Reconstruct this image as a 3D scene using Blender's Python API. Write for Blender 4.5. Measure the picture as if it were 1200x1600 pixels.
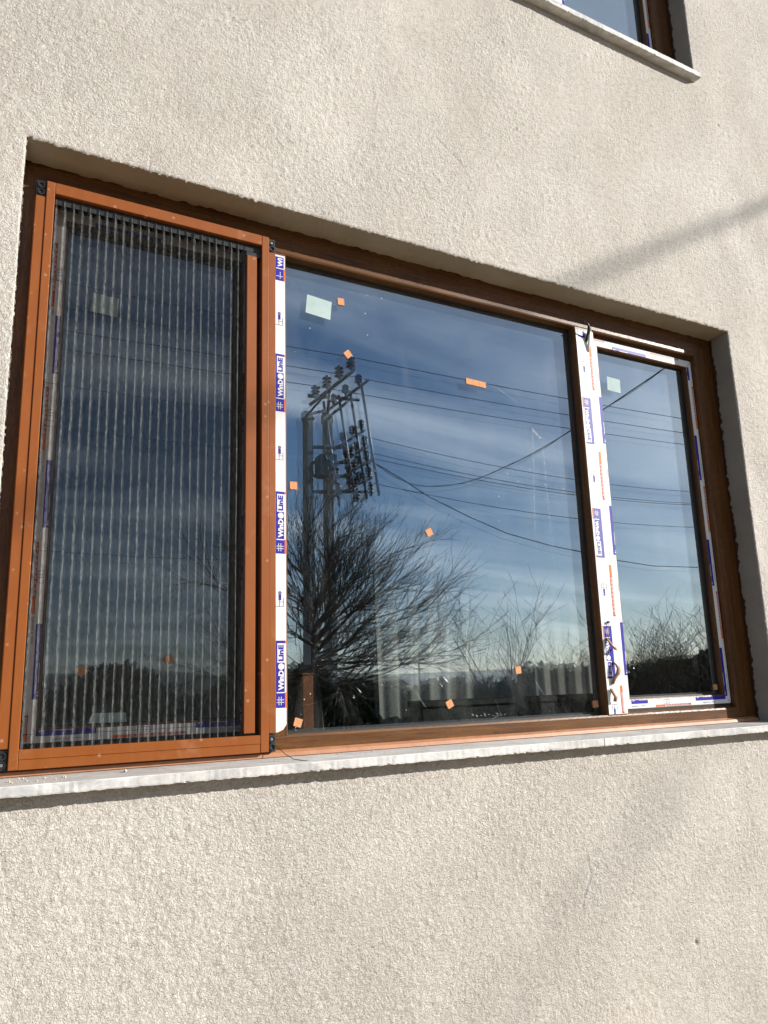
import bpy, math, random
import numpy as np
from mathutils import Vector, Matrix

random.seed(7); RNG = np.random.default_rng(11)
for o_ in list(bpy.data.objects): bpy.data.objects.remove(o_)
scn = bpy.context.scene
C = scn.collection
H0 = 1.6                       # eye height; heights below are given relative to the eye and lifted by H0

# ---------------------------------------------------------------- camera
cam_d = bpy.data.cameras.new('camera'); cam = bpy.data.objects.new('camera', cam_d); C.objects.link(cam)
cx_ = Vector((0.87578445, -0.4817548, -0.0302309)); cy_ = Vector((-0.07653827, -0.20042969, 0.97671379))
cz_ = cx_.cross(cy_).normalized(); cy_ = cz_.cross(cx_).normalized()
M_ = Matrix((cx_, cy_, cz_)).transposed().to_4x4(); M_.translation = Vector((0, -1.75, H0))
cam.matrix_world = M_
cam_d.sensor_fit = 'VERTICAL'; cam_d.sensor_height = 24.0; cam_d.lens = 24.0*1234.4/1600
cam_d.clip_start = 0.02; cam_d.clip_end = 20000
scn.camera = cam

# ---------------------------------------------------------------- sky and sun
SUN = Vector((1.74, -1.0, 0.82)).normalized()
EL = math.asin(SUN.z); ROT = math.atan2(SUN.x, SUN.y)
world = bpy.data.worlds.new('World'); scn.world = world; world.use_nodes = True
wn, wl = world.node_tree.nodes, world.node_tree.links
wn.clear()
w_out = wn.new('ShaderNodeOutputWorld'); w_bg = wn.new('ShaderNodeBackground'); w_bg.inputs['Strength'].default_value = 0.052
sky = wn.new('ShaderNodeTexSky'); sky.sky_type = 'NISHITA'; sky.sun_disc = False
sky.sun_elevation = EL; sky.sun_rotation = ROT; sky.altitude = 300; sky.air_density = 1.0; sky.dust_density = 0.45; sky.ozone_density = 4.0
tc = wn.new('ShaderNodeTexCoord'); sep = wn.new('ShaderNodeSeparateXYZ'); wl.new(tc.outputs['Generated'], sep.inputs[0])
def wmath(op, a, b=None, c=None):
    n = wn.new('ShaderNodeMath'); n.operation = op
    for i, v in enumerate((a, b, c)):
        if v is None: continue
        if isinstance(v, (int, float)): n.inputs[i].default_value = v
        else: wl.new(v, n.inputs[i])
    return n.outputs[0]
zz = wmath('MAXIMUM', sep.outputs['Z'], 0.0); zz = wmath('ADD', zz, 0.12)
px_ = wmath('DIVIDE', sep.outputs['X'], zz); py_ = wmath('DIVIDE', sep.outputs['Y'], zz)
comb = wn.new('ShaderNodeCombineXYZ'); wl.new(px_, comb.inputs[0]); wl.new(py_, comb.inputs[1])
mp = wn.new('ShaderNodeMapping'); wl.new(comb.outputs[0], mp.inputs[0]); mp.inputs['Rotation'].default_value = (0, 0, math.radians(-33)); mp.inputs['Scale'].default_value = (0.6, 1.9, 1); mp.inputs['Location'].default_value = (3.1, 0.7, 0)
n1 = wn.new('ShaderNodeTexNoise'); wl.new(mp.outputs[0], n1.inputs['Vector']); n1.inputs['Scale'].default_value = 1.0; n1.inputs['Detail'].default_value = 7; n1.inputs['Roughness'].default_value = 0.5; n1.inputs['Distortion'].default_value = 0.8
n2 = wn.new('ShaderNodeTexNoise'); wl.new(comb.outputs[0], n2.inputs['Vector']); n2.inputs['Scale'].default_value = 0.35; n2.inputs['Detail'].default_value = 3
mask = wmath('MULTIPLY', wmath('SUBTRACT', n1.outputs['Fac'], 0.445), 1.8)
mask = wmath('MULTIPLY', mask, wmath('ADD', n2.outputs['Fac'], 0.15))
mask = wmath('ADD', wmath('MAXIMUM', mask, 0.0), wmath('MULTIPLY', wmath('POWER', wmath('SUBTRACT', 1.0, wmath('MAXIMUM', sep.outputs['Z'], 0.0)), 10.0), 0.19))   # thin veil towards the horizon, all the way round
clampn = wn.new('ShaderNodeClamp'); wl.new(mask, clampn.inputs[0]); clampn.inputs['Max'].default_value = 0.5
wmix = wn.new('ShaderNodeMix'); wmix.data_type = 'RGBA'; wl.new(clampn.outputs[0], wmix.inputs['Factor'])
wl.new(sky.outputs[0], wmix.inputs['A']); wmix.inputs['B'].default_value = (24.0, 24.5, 24.5, 1)
wl.new(wmix.outputs['Result'], w_bg.inputs['Color']); wl.new(w_bg.outputs[0], w_out.inputs[0])

sun_d = bpy.data.lights.new('sun', 'SUN'); sun_d.energy = 4.8; sun_d.angle = math.radians(0.53); sun_d.color = (1.0, 0.95, 0.87)
sun_o = bpy.data.objects.new('sun', sun_d); C.objects.link(sun_o); sun_o.location = (6, -6, 9)
sun_o.rotation_euler = SUN.to_track_quat('Z', 'Y').to_euler()
scn.view_settings.view_transform = 'Standard'; scn.view_settings.look = 'None'; scn.view_settings.exposure = 0.82; scn.view_settings.gamma = 1.0
scn.view_settings.use_curve_mapping = False
scn.render.engine = 'CYCLES'
scn.cycles.transparent_max_bounces = 32; scn.cycles.max_bounces = 8

# ---------------------------------------------------------------- materials
MATS = {}
class NT:
    def __init__(s, name):
        m = bpy.data.materials.new(name); m.use_nodes = True; s.m = m; s.n = m.node_tree.nodes; s.l = m.node_tree.links
        s.n.clear(); s.out = s.n.new('ShaderNodeOutputMaterial'); MATS[name] = m
    def node(s, t, **kw):
        n = s.n.new(t)
        for k, v in kw.items(): setattr(n, k, v)
        return n
    def set(s, node, key, v):
        if hasattr(v, 'is_linked') or isinstance(v, bpy.types.NodeSocket): s.l.new(v, node.inputs[key])
        else: node.inputs[key].default_value = v
    def pos(s, scale=(1, 1, 1), rot=(0, 0, 0), obj=False):
        if obj: v = s.node('ShaderNodeTexCoord').outputs['Object']
        else: v = s.node('ShaderNodeNewGeometry').outputs['Position']
        mp = s.node('ShaderNodeMapping'); s.l.new(v, mp.inputs[0]); mp.inputs['Scale'].default_value = scale; mp.inputs['Rotation'].default_value = rot
        return mp.outputs[0]
    def noise(s, vec, scale, detail=3, rough=0.5, dist=0):
        n = s.node('ShaderNodeTexNoise'); s.l.new(vec, n.inputs['Vector']); n.inputs['Scale'].default_value = scale; n.inputs['Detail'].default_value = detail
        n.inputs['Roughness'].default_value = rough; n.inputs['Distortion'].default_value = dist; return n.outputs['Fac']
    def ramp(s, fac, pts):
        r = s.node('ShaderNodeValToRGB'); s.l.new(fac, r.inputs[0]); e = r.color_ramp.elements
        while len(e) < len(pts): e.new(0.5)
        for i, (p, c) in enumerate(pts):
            e[i].position = p; e[i].color = (c, c, c, 1) if isinstance(c, (int, float)) else (*c, 1)
        return r.outputs[0]
    def math(s, op, a, b=None):
        n = s.node('ShaderNodeMath', operation=op); s.set(n, 0, a)
        if b is not None: s.set(n, 1, b)
        return n.outputs[0]
    def mixc(s, f, a, b, mode='MIX'):
        n = s.node('ShaderNodeMix', data_type='RGBA', blend_type=mode); s.set(n, 'Factor', f)
        s.set(n, 'A', a if not isinstance(a, tuple) else (*a, 1)); s.set(n, 'B', b if not isinstance(b, tuple) else (*b, 1)); return n.outputs['Result']
    def bsdf(s, col, rough=0.6, bump=None, bstr=0.3, bdist=0.002, spec=0.5, metal=0, emit=None):
        b = s.node('ShaderNodeBsdfPrincipled')
        s.set(b, 'Base Color', col if not isinstance(col, tuple) else (*col, 1)); s.set(b, 'Roughness', rough); s.set(b, 'Specular IOR Level', spec); s.set(b, 'Metallic', metal)
        if bump is not None:
            bp = s.node('ShaderNodeBump'); bp.inputs['Strength'].default_value = bstr; bp.inputs['Distance'].default_value = bdist
            s.l.new(bump, bp.inputs['Height']); s.l.new(bp.outputs[0], b.inputs['Normal'])
        s.l.new(b.outputs[0], s.out.inputs[0]); return b

def mat_var(name, c1, c2, scale=5, rough=0.6, bscale=None, bstr=0.2, bdist=0.002, stretch=(1, 1, 1), spec=0.4, detail=4, metal=0, obj=False):
    t = NT(name); v = t.pos(stretch, obj=obj)
    col = t.mixc(t.ramp(t.noise(v, scale, detail, 0.6), [(0.3, 0.0), (0.7, 1.0)]), c1, c2)
    bump = t.noise(v, bscale, 3, 0.6) if bscale else None
    t.bsdf(col, rough, bump, bstr, bdist, spec, metal); return t.m

# stucco
t = NT('stucco'); v = t.pos()
big = t.noise(v, 1.7, 5, 0.6, 0.6); mid = t.noise(t.pos((1.0, 1.0, 0.55)), 6.5, 5, 0.65); fin = t.noise(v, 55, 3, 0.6)
col = t.mixc(t.ramp(big, [(0.32, 0.0), (0.68, 1.0)]), (0.60, 0.56, 0.508), (0.675, 0.64, 0.594))
col = t.mixc(t.ramp(mid, [(0.42, 0.0), (0.72, 0.55)]), col, (0.53, 0.488, 0.445))
col = t.mixc(t.ramp(t.noise(t.pos((1, 1, 0.6), (0, 0.5, 0)), 7, 5, 0.75, 0.7), [(0.54, 0.0), (0.72, 0.5)]), col, (0.72, 0.69, 0.65))
col = t.mixc(t.ramp(fin, [(0.30, 0.45), (0.55, 0.0)]), col, (0.40, 0.35, 0.29))  # dark pits: shade of the relief put into the colour
gr = t.noise(v, 205, 4, 0.68, 0.9); gr2 = t.noise(v, 90, 3, 0.6)
hgt = t.math('ADD', t.math('MULTIPLY', t.ramp(gr, [(0.30, 0.0), (0.50, 0.62), (0.75, 1.0)]), 0.8), t.math('MULTIPLY', gr2, 0.8))
hgt = t.math('MULTIPLY', hgt, t.ramp(t.noise(t.pos((1, 1, 0.7), (0, 0.6, 0)), 3.2, 4, 0.6, 0.8), [(0.34, 0.62), (0.62, 1.12)]))   # trowelled flatter in patches
col = t.mixc(t.ramp(t.noise(t.pos((1.6, 1, 0.30)), 4.5, 5, 0.65, 0.4), [(0.56, 0.0), (0.74, 0.24)]), col, (0.46, 0.42, 0.372))
t.bsdf(col, 0.95, hgt, 1.0, 0.0046, 0.15)
# plaster of reveals
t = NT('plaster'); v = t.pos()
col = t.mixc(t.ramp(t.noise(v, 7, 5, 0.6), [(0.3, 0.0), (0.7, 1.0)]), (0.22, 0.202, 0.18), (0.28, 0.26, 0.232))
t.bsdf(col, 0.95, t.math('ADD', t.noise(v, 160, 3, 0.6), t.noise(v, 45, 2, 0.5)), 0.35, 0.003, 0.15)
t = NT('plaster_bounce'); v = t.pos()  # soffit copy of the plaster with warm ground bounce put into the colour
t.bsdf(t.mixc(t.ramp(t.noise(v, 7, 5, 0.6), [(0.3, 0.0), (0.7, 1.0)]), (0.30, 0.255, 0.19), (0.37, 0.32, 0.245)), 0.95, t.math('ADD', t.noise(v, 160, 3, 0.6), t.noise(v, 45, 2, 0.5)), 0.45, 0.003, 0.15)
# wood-foil PVC
def woodfoil(name, dark, lite, axis, rough=0.38):
    t = NT(name); st = [1, 1, 1]; st[axis] = 0.06
    v = t.pos(tuple(st)); g1 = t.noise(v, 90, 5, 0.65, 0.3); v2 = t.pos(tuple(x if x == 1 else 0.16 for x in st)); g2 = t.noise(v2, 420, 2, 0.6)
    col = t.mixc(t.ramp(g1, [(0.3, 0.0), (0.72, 1.0)]), dark, lite)
    col = t.mixc(t.ramp(g2, [(0.35, 0.5), (0.6, 0.0)]), col, tuple(x*0.55 for x in dark))
    t.bsdf(col, t.ramp(g2, [(0.3, rough+0.15), (0.7, rough-0.08)]), t.math('ADD', g2, g1), 0.25, 0.0012, 0.3); return t.m
woodfoil('foil_h', (0.068, 0.024, 0.006), (0.185, 0.078, 0.018), 0)
woodfoil('foil_v', (0.068, 0.024, 0.006), (0.185, 0.078, 0.018), 2)
mat_var('ledge_brown', (0.33, 0.145, 0.07), (0.42, 0.20, 0.105), 30, 0.45, 200, 0.15, 0.001)
# screen paint: powder coat, faint dust
t = NT('orange_paint'); v = t.pos((1, 1, 0.3))
col = t.mixc(t.ramp(t.noise(v, 30, 4, 0.6), [(0.35, 0.0), (0.7, 1.0)]), (0.235, 0.064, 0.009), (0.265, 0.077, 0.013))
vo = t.node('ShaderNodeTexVoronoi'); t.l.new(t.pos((1, 0.2, 1)), vo.inputs['Vector']); vo.inputs['Scale'].default_value = 28
col = t.mixc(t.ramp(vo.outputs['Distance'], [(0.07, 0.40), (0.13, 0.0)]), col, (0.52, 0.33, 0.22))
col = t.mixc(t.ramp(t.noise(t.pos(), 14, 5, 0.7), [(0.58, 0.0), (0.78, 0.30)]), col, (0.45, 0.27, 0.17))
t.bsdf(col, 0.42, t.noise(t.pos(), 900, 2, 0.5), 0.08, 0.0006, 0.4)
mat_var('black_plastic', (0.012, 0.012, 0.013), (0.03, 0.03, 0.032), 60, 0.45, 300, 0.2, 0.0006)
mat_var('gasket_and_shade', (0.006, 0.006, 0.006), (0.014, 0.014, 0.014), 60, 0.6)
mat_var('sealant', (0.035, 0.014, 0.008), (0.06, 0.026, 0.014), 60, 0.6, 90, 0.6, 0.004)
mat_var('spacer_metal', (0.10, 0.10, 0.11), (0.14, 0.14, 0.15), 60, 0.4, None, 0, 0, (1, 1, 1), 0.5, 2, 0.6)
# protective tape
t = NT('tape_white'); v = t.pos()
col = t.mixc(t.ramp(t.noise(v, 40, 4, 0.65), [(0.40, 0.0), (0.75, 0.45)]), (0.76, 0.76, 0.75), (0.62, 0.61, 0.58))
t.bsdf(col, 0.55, t.noise(v, 25, 2, 0.5), 0.12, 0.002, 0.15)
t = NT('tape_fresh'); v = t.pos(); t.bsdf(t.mixc(t.noise(v, 60, 3), (0.72, 0.72, 0.72), (0.67, 0.67, 0.67)), 0.5, t.noise(v, 20, 2), 0.1, 0.002)
mat_var('print_blue', (0.022, 0.020, 0.28), (0.035, 0.030, 0.34), 90, 0.5, None, 0, 0, (1, 1, 1), 0.15)
mat_var('print_blue_pale', (0.085, 0.085, 0.33), (0.13, 0.13, 0.38), 90, 0.5, None, 0, 0, (1, 1, 1), 0.15)  # paler blue for the upper print blocks
mat_var('print_orange', (0.72, 0.15, 0.03), (0.78, 0.19, 0.05), 90, 0.5, None, 0, 0, (1, 1, 1), 0.15)
mat_var('print_orange_dark', (0.42, 0.07, 0.03), (0.50, 0.10, 0.045), 90, 0.5, None, 0, 0, (1, 1, 1), 0.15)
mat_var('print_grey', (0.10, 0.10, 0.22), (0.16, 0.16, 0.28), 90, 0.5, None, 0, 0, (1, 1, 1), 0.15)
# pads and stickers
t = NT('pad_orange'); v = t.pos()
vo = t.node('ShaderNodeTexVoronoi'); t.l.new(v, vo.inputs['Vector']); vo.inputs['Scale'].default_value = 260
t.bsdf(t.mixc(t.ramp(vo.outputs['Distance'], [(0.2, 0.0), (0.6, 1.0)]), (0.70, 0.34, 0.17), (0.58, 0.27, 0.13)), 0.8, vo.outputs['Distance'], 0.4, 0.002, 0.2)
mat_var('label_pale', (0.36, 0.47, 0.47), (0.44, 0.54, 0.53), 30, 0.7, 60, 0.1, 0.001, (1, 1, 1), 0.05)
# marble
t = NT('marble'); v = t.pos((0.45, 1, 1))
nz = t.noise(v, 14, 7, 0.65, 1.8)
col = t.mixc(t.ramp(nz, [(0.34, 0.0), (0.60, 1.0)]), (0.38, 0.385, 0.39), (0.66, 0.65, 0.63))
col = t.mixc(t.ramp(t.noise(t.pos(), 32, 4, 0.7), [(0.66, 0.0), (0.72, 0.6)]), col, (0.47, 0.30, 0.20))
col = t.mixc(t.ramp(t.noise(t.pos((0.5, 1, 1)), 7, 5, 0.7), [(0.50, 0.0), (0.70, 0.5)]), col, (0.46, 0.42, 0.39))
t.bsdf(col, 0.62, t.noise(t.pos(), 90, 4, 0.6), 0.35, 0.0025, 0.4)
t = NT('marble_dusty'); v = t.pos((0.5, 1, 1))
col = t.mixc(t.ramp(t.noise(v, 16, 6, 0.65, 1.2), [(0.32, 0.0), (0.66, 1.0)]), (0.33, 0.31, 0.29), (0.48, 0.465, 0.45))
col = t.mixc(t.ramp(t.noise(t.pos(), 40, 4, 0.7), [(0.60, 0.0), (0.72, 0.5)]), col, (0.58, 0.55, 0.51))
t.bsdf(col, 0.8, t.noise(t.pos(), 120, 4, 0.65), 0.5, 0.002, 0.2)
t = NT('paint_smear'); tr = t.node('ShaderNodeBsdfTransparent'); df = t.node('ShaderNodeBsdfDiffuse'); df.inputs[0].default_value = (0.75, 0.77, 0.78, 1); mx = t.node('ShaderNodeMixShader')
t.l.new(t.ramp(t.noise(t.pos(), 140, 4, 0.7), [(0.35, 0.02), (0.7, 0.42)]), mx.inputs[0]); t.l.new(tr.outputs[0], mx.inputs[1]); t.l.new(df.outputs[0], mx.inputs[2]); t.l.new(mx.outputs[0], t.out.inputs[0])
mat_var('mortar', (0.50, 0.46, 0.40), (0.62, 0.58, 0.52), 40, 0.95, 140, 0.6, 0.004)

# glass: each front face reflects, dust and smears on the outer face
def glass(name, k, dust):
    t = NT(name)
    geo = t.node('ShaderNodeNewGeometry'); fr = t.node('ShaderNodeFresnel'); fr.inputs['IOR'].default_value = 1.5
    fac = t.math('MULTIPLY', t.math('ADD', fr.outputs[0], k), t.math('SUBTRACT', 1.0, geo.outputs['Backfacing']))   # coated panes: a steady mirror share on top of Fresnel
    fac = t.math('MINIMUM', fac, 1.0)
    tr = t.node('ShaderNodeBsdfTransparent'); tr.inputs[0].default_value = (0.965, 0.975, 0.975, 1)
    gl = t.node('ShaderNodeBsdfGlossy'); gl.inputs['Roughness'].default_value = 0.0; gl.inputs['Color'].default_value = (0.80, 0.92, 1.0, 1)
    if dust:      # slight waviness of float glass
        bp = t.node('ShaderNodeBump'); bp.inputs['Strength'].default_value = 0.02; bp.inputs['Distance'].default_value = 0.004
        t.l.new(t.noise(t.pos(), 2.2, 1), bp.inputs['Height']); t.l.new(bp.outputs[0], gl.inputs['Normal'])
    mx = t.node('ShaderNodeMixShader'); t.l.new(fac, mx.inputs[0]); t.l.new(tr.outputs[0], mx.inputs[1]); t.l.new(gl.outputs[0], mx.inputs[2])
    last = mx.outputs[0]
    if dust:
        v = t.pos(); smear = t.ramp(t.noise(t.pos((1, 1, 0.35)), 5.5, 6, 0.62, 1.0), [(0.50, 0.0), (0.80, 0.055)])
        vo = t.node('ShaderNodeTexVoronoi'); t.l.new(v, vo.inputs['Vector']); vo.inputs['Scale'].default_value = 30; vo.inputs['Randomness'].default_value = 1
        sp = t.math('MULTIPLY', t.ramp(vo.outputs['Distance'], [(0.04, 0.55), (0.07, 0.0)]), t.ramp(t.noise(v, 3.3, 2), [(0.50, 0.0), (0.62, 1.0)]))
        wip = t.ramp(t.noise(t.pos((1, 1, 3.0), (0, 0.5, 0)), 16, 4, 0.7, 1.0), [(0.66, 0.0), (0.80, 0.16)])
        d = t.math('MAXIMUM', t.math('MAXIMUM', smear, sp), wip); d = t.math('MULTIPLY', d, t.math('SUBTRACT', 1.0, geo.outputs['Backfacing']))
        df = t.node('ShaderNodeBsdfDiffuse'); df.inputs[0].default_value = (0.75, 0.77, 0.76, 1)
        m2 = t.node('ShaderNodeMixShader'); t.l.new(d, m2.inputs[0]); t.l.new(last, m2.inputs[1]); t.l.new(df.outputs[0], m2.inputs[2]); last = m2.outputs[0]
    t.l.new(last, t.out.inputs[0])
glass('glass_outer', 0.29, True); glass('glass_inner', 0.19, False)
# woven insect mesh
t = NT('mesh_fabric'); v = t.pos((1, 1, 0.45))
tr = t.node('ShaderNodeBsdfTransparent'); df = t.node('ShaderNodeBsdfDiffuse'); t.l.new(t.mixc(t.ramp(t.noise(v, 150, 4, 0.75), [(0.36, 0.0), (0.66, 1.0)]), (0.012, 0.013, 0.013), (0.15, 0.155, 0.15)), df.inputs[0])
tl = t.node('ShaderNodeBsdfTranslucent'); tl.inputs[0].default_value = (0.01, 0.01, 0.01, 1)
ad = t.node('ShaderNodeAddShader'); t.l.new(df.outputs[0], ad.inputs[0]); t.l.new(tl.outputs[0], ad.inputs[1])
mx = t.node('ShaderNodeMixShader'); t.l.new(t.ramp(t.noise(v, 160, 4, 0.7), [(0.3, 0.46), (0.7, 0.64)]), mx.inputs[0]); t.l.new(tr.outputs[0], mx.inputs[1]); t.l.new(ad.outputs[0], mx.inputs[2]); t.l.new(mx.outputs[0], t.out.inputs[0])
# sheer curtain: opacity fades upward, painting in the bright sunlit foot
t = NT('sheer'); sp = t.node('ShaderNodeSeparateXYZ'); t.l.new(t.node('ShaderNodeNewGeometry').outputs['Position'], sp.inputs[0])
tr = t.node('ShaderNodeBsdfTransparent'); df = t.node('ShaderNodeBsdfDiffuse'); df.inputs[0].default_value = (0.82, 0.80, 0.74, 1)
tl = t.node('ShaderNodeBsdfTranslucent'); tl.inputs[0].default_value = (0.3, 0.3, 0.28, 1)
ad = t.node('ShaderNodeAddShader'); t.l.new(df.outputs[0], ad.inputs[0]); t.l.new(tl.outputs[0], ad.inputs[1])
mr = t.node('ShaderNodeMapRange'); t.l.new(sp.outputs['Z'], mr.inputs['Value']); mr.inputs['From Min'].default_value = H0-0.05; mr.inputs['From Max'].default_value = H0+0.40; mr.inputs['To Min'].default_value = 0.42; mr.inputs['To Max'].default_value = 0.03; mr.interpolation_type = 'SMOOTHSTEP'
mx = t.node('ShaderNodeMixShader'); t.l.new(mr.outputs[0], mx.inputs[0]); t.l.new(tr.outputs[0], mx.inputs[1]); t.l.new(ad.outputs[0], mx.inputs[2]); t.l.new(mx.outputs[0], t.out.inputs[0])
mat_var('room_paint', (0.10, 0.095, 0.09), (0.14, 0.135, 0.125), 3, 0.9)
mat_var('dark_box', (0.012, 0.013, 0.013), (0.03, 0.03, 0.028), 20, 0.6, 60, 0.3, 0.003)
mat_var('varnished_wood', (0.27, 0.085, 0.025), (0.38, 0.135, 0.04), 12, 0.5, 60, 0.2, 0.002, (1, 1, 0.1))
# outdoors
mat_var('earth', (0.15, 0.11, 0.065), (0.20, 0.15, 0.095), 0.9, 0.95, 12, 0.5, 0.03)
mat_var('meadow', (0.055, 0.06, 0.022), (0.095, 0.085, 0.035), 0.35, 0.95, 3, 0.5, 0.1)
mat_var('paving', (0.25, 0.195, 0.13), (0.31, 0.25, 0.17), 2.5, 0.9, 40, 0.4, 0.01)
mat_var('hill_haze', (0.10, 0.115, 0.125), (0.14, 0.155, 0.165), 0.004, 0.95)  # distance haze put into the base colour as a bluish grey
mat_var('concrete', (0.36, 0.355, 0.34), (0.44, 0.43, 0.415), 3, 0.85, 20, 0.3, 0.01)
mat_var('galvanised', (0.20, 0.21, 0.22), (0.30, 0.31, 0.32), 6, 0.45, None, 0, 0, (1, 1, 1), 0.5, 3, 0.7)
mat_var('porcelain', (0.05, 0.028, 0.02), (0.09, 0.05, 0.035), 10, 0.25)
mat_var('cable_black', (0.012, 0.012, 0.012), (0.022, 0.022, 0.022), 3, 0.5)
mat_var('bark', (0.055, 0.042, 0.032), (0.095, 0.075, 0.058), 14, 0.9, 40, 0.6, 0.01, (1, 1, 0.3))
mat_var('twig', (0.075, 0.058, 0.042), (0.12, 0.095, 0.07), 4, 0.8)
mat_var('leaf_dark', (0.018, 0.035, 0.012), (0.045, 0.07, 0.022), 3.0, 0.4, None, 0, 0, (1, 1, 1), 0.5)
mat_var('leaf_conifer', (0.012, 0.026, 0.012), (0.03, 0.05, 0.02), 3.0, 0.7)
mat_var('render_far', (0.30, 0.24, 0.19), (0.36, 0.30, 0.24), 0.8, 0.9)
mat_var('roof_tile', (0.13, 0.055, 0.035), (0.19, 0.08, 0.05), 0.9, 0.9)
mat_var('house_plain', (0.50, 0.45, 0.39), (0.56, 0.51, 0.45), 1.0, 0.95)
mat_var('dark_glass', (0.02, 0.022, 0.025), (0.03, 0.033, 0.036), 1.0, 0.1)
mat_var('dry_leaf', (0.22, 0.115, 0.06), (0.36, 0.22, 0.14), 120, 0.7, 200, 0.4, 0.001)

# ---------------------------------------------------------------- mesh helpers
def tag(o, label=None, cat=None, group=None, kind=None):
    if label: o['label'] = label
    if cat: o['category'] = cat
    if group: o['group'] = group
    if kind: o['kind'] = kind
    return o
def empty(name, loc, label=None, cat=None, group=None):
    o = bpy.data.objects.new(name, None); C.objects.link(o); o.location = loc; o.empty_display_size = 0.1
    return tag(o, label, cat, group)
def link(name, me, parent=None):
    o = bpy.data.objects.new(name, me); C.objects.link(o)
    if parent is not None:
        o.parent = parent; p = Vector((0, 0, 0)); q = parent
        while q is not None: p += Vector(q.location); q = q.parent
        o.location = -p if parent.parent is None else Vector((0, 0, 0))
    return o
class MB:
    """collects shapes in world metres (heights relative to the eye are lifted by the caller or by dz)"""
    def __init__(s, dz=H0): s.v = []; s.f = []; s.mi = []; s.mats = []; s.dz = dz; s.sm = []
    def mid(s, m):
        if m not in s.mats: s.mats.append(m)
        return s.mats.index(m)
    def add(s, vs, fs, m, smooth=False):
        b = len(s.v); s.v += [(a[0], a[1], a[2]+s.dz) for a in vs]; k = s.mid(m)
        for f in fs: s.f.append([b+i for i in f]); s.mi.append(k); s.sm.append(smooth)
    def box(s, x0, x1, y0, y1, z0, z1, m, bev=0.0):
        if bev <= 0:
            vs = [(x, y, z) for z in (z0, z1) for y in (y0, y1) for x in (x0, x1)]
            s.add(vs, [(0, 2, 3, 1), (4, 5, 7, 6), (0, 1, 5, 4), (1, 3, 7, 5), (3, 2, 6, 7), (2, 0, 4, 6)], m); return
        b = bev; vs = []
        for sx in (0, 1):
            for sy in (0, 1):
                for sz in (0, 1):
                    X = (x0, x1)[sx]; Y = (y0, y1)[sy]; Z = (z0, z1)[sz]; dx = b*(1-2*sx); dy = b*(1-2*sy); dz = b*(1-2*sz)
                    vs += [(X, Y+dy, Z+dz), (X+dx, Y, Z+dz), (X+dx, Y+dy, Z)]
        I = lambda a, c, d, k: ((a*2+c)*2+d)*3+k
        fs = []
        for a in (0, 1):
            fs.append([I(a, 0, 0, 0), I(a, 1, 0, 0), I(a, 1, 1, 0), I(a, 0, 1, 0)][::(-1 if a == 0 else 1)])
            fs.append([I(0, a, 0, 1), I(1, a, 0, 1), I(1, a, 1, 1), I(0, a, 1, 1)][::(1 if a == 0 else -1)])
            fs.append([I(0, 0, a, 2), I(1, 0, a, 2), I(1, 1, a, 2), I(0, 1, a, 2)][::(-1 if a == 0 else 1)])
        for p in (0, 1):
            for q in (0, 1):
                fs.append([I(p, q, 0, 0), I(p, q, 1, 0), I(p, q, 1, 1), I(p, q, 0, 1)])
                fs.append([I(p, 0, q, 0), I(p, 1, q, 0), I(p, 1, q, 2), I(p, 0, q, 2)])
                fs.append([I(0, p, q, 1), I(1, p, q, 1), I(1, p, q, 2), I(0, p, q, 2)])
                for r in (0, 1): fs.append([I(p, q, r, 0), I(p, q, r, 1), I(p, q, r, 2)])
        s.add(vs, fs, m)
    def prism(s, poly, y0, y1, m):     # polygon in x,z extruded along y
        n = len(poly); vs = [(x, y0, z) for x, z in poly]+[(x, y1, z) for x, z in poly]
        s.add(vs, [tuple(range(n)), tuple(range(2*n-1, n-1, -1))]+[(i, i+n, (i+1) % n+n, (i+1) % n) for i in range(n)], m)
    def ring(s, x0, x1, z0, z1, prof, m, closed=True):
        n = len(prof); vs = []
        for i, y in prof: vs += [(x0+i, y, z0+i), (x1-i, y, z0+i), (x1-i, y, z1-i), (x0+i, y, z1-i)]
        fs = []
        for k in range(n if closed else n-1):
            a = k*4; b = ((k+1) % n)*4
            for c in range(4): d = (c+1) % 4; fs.append((a+c, a+d, b+d, b+c))
        s.add(vs, fs, m)
    def tube(s, pts, rad, m, sides=6, cap=True, smooth=True):
        pts = [Vector(p) for p in pts]; n = len(pts)
        if isinstance(rad, (int, float)): rad = [rad]*n
        vs = []; up = Vector((0.13, 0.21, 0.97)).normalized()
        for i, p in enumerate(pts):
            d = (pts[min(i+1, n-1)]-pts[max(i-1, 0)]).normalized()
            a = d.cross(up)
            if a.length < 0.05: a = d.cross(Vector((1, 0, 0)))
            a.normalize(); b = d.cross(a)
            for k in range(sides):
                th = 2*math.pi*k/sides; q = p+(a*math.cos(th)+b*math.sin(th))*rad[i]; vs.append((q.x, q.y, q.z))
        fs = [(i*sides+k, i*sides+(k+1) % sides, (i+1)*sides+(k+1) % sides, (i+1)*sides+k) for i in range(n-1) for k in range(sides)]
        if cap: fs += [tuple(range(sides-1, -1, -1)), tuple(range((n-1)*sides, n*sides))]
        s.add(vs, fs, m, smooth)
    def lathe(s, c, prof, m, sides=12, smooth=True):     # prof: (radius, z)
        n = len(prof); vs = []
        for r, z in prof:
            for k in range(sides): th = 2*math.pi*k/sides; vs.append((c[0]+r*math.cos(th), c[1]+r*math.sin(th), c[2]+z))
        fs = [(i*sides+k, i*sides+(k+1) % sides, (i+1)*sides+(k+1) % sides, (i+1)*sides+k) for i in range(n-1) for k in range(sides)]
        fs += [tuple(range(sides-1, -1, -1)), tuple(range((n-1)*sides, n*sides))]
        s.add(vs, fs, m, smooth)
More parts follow.
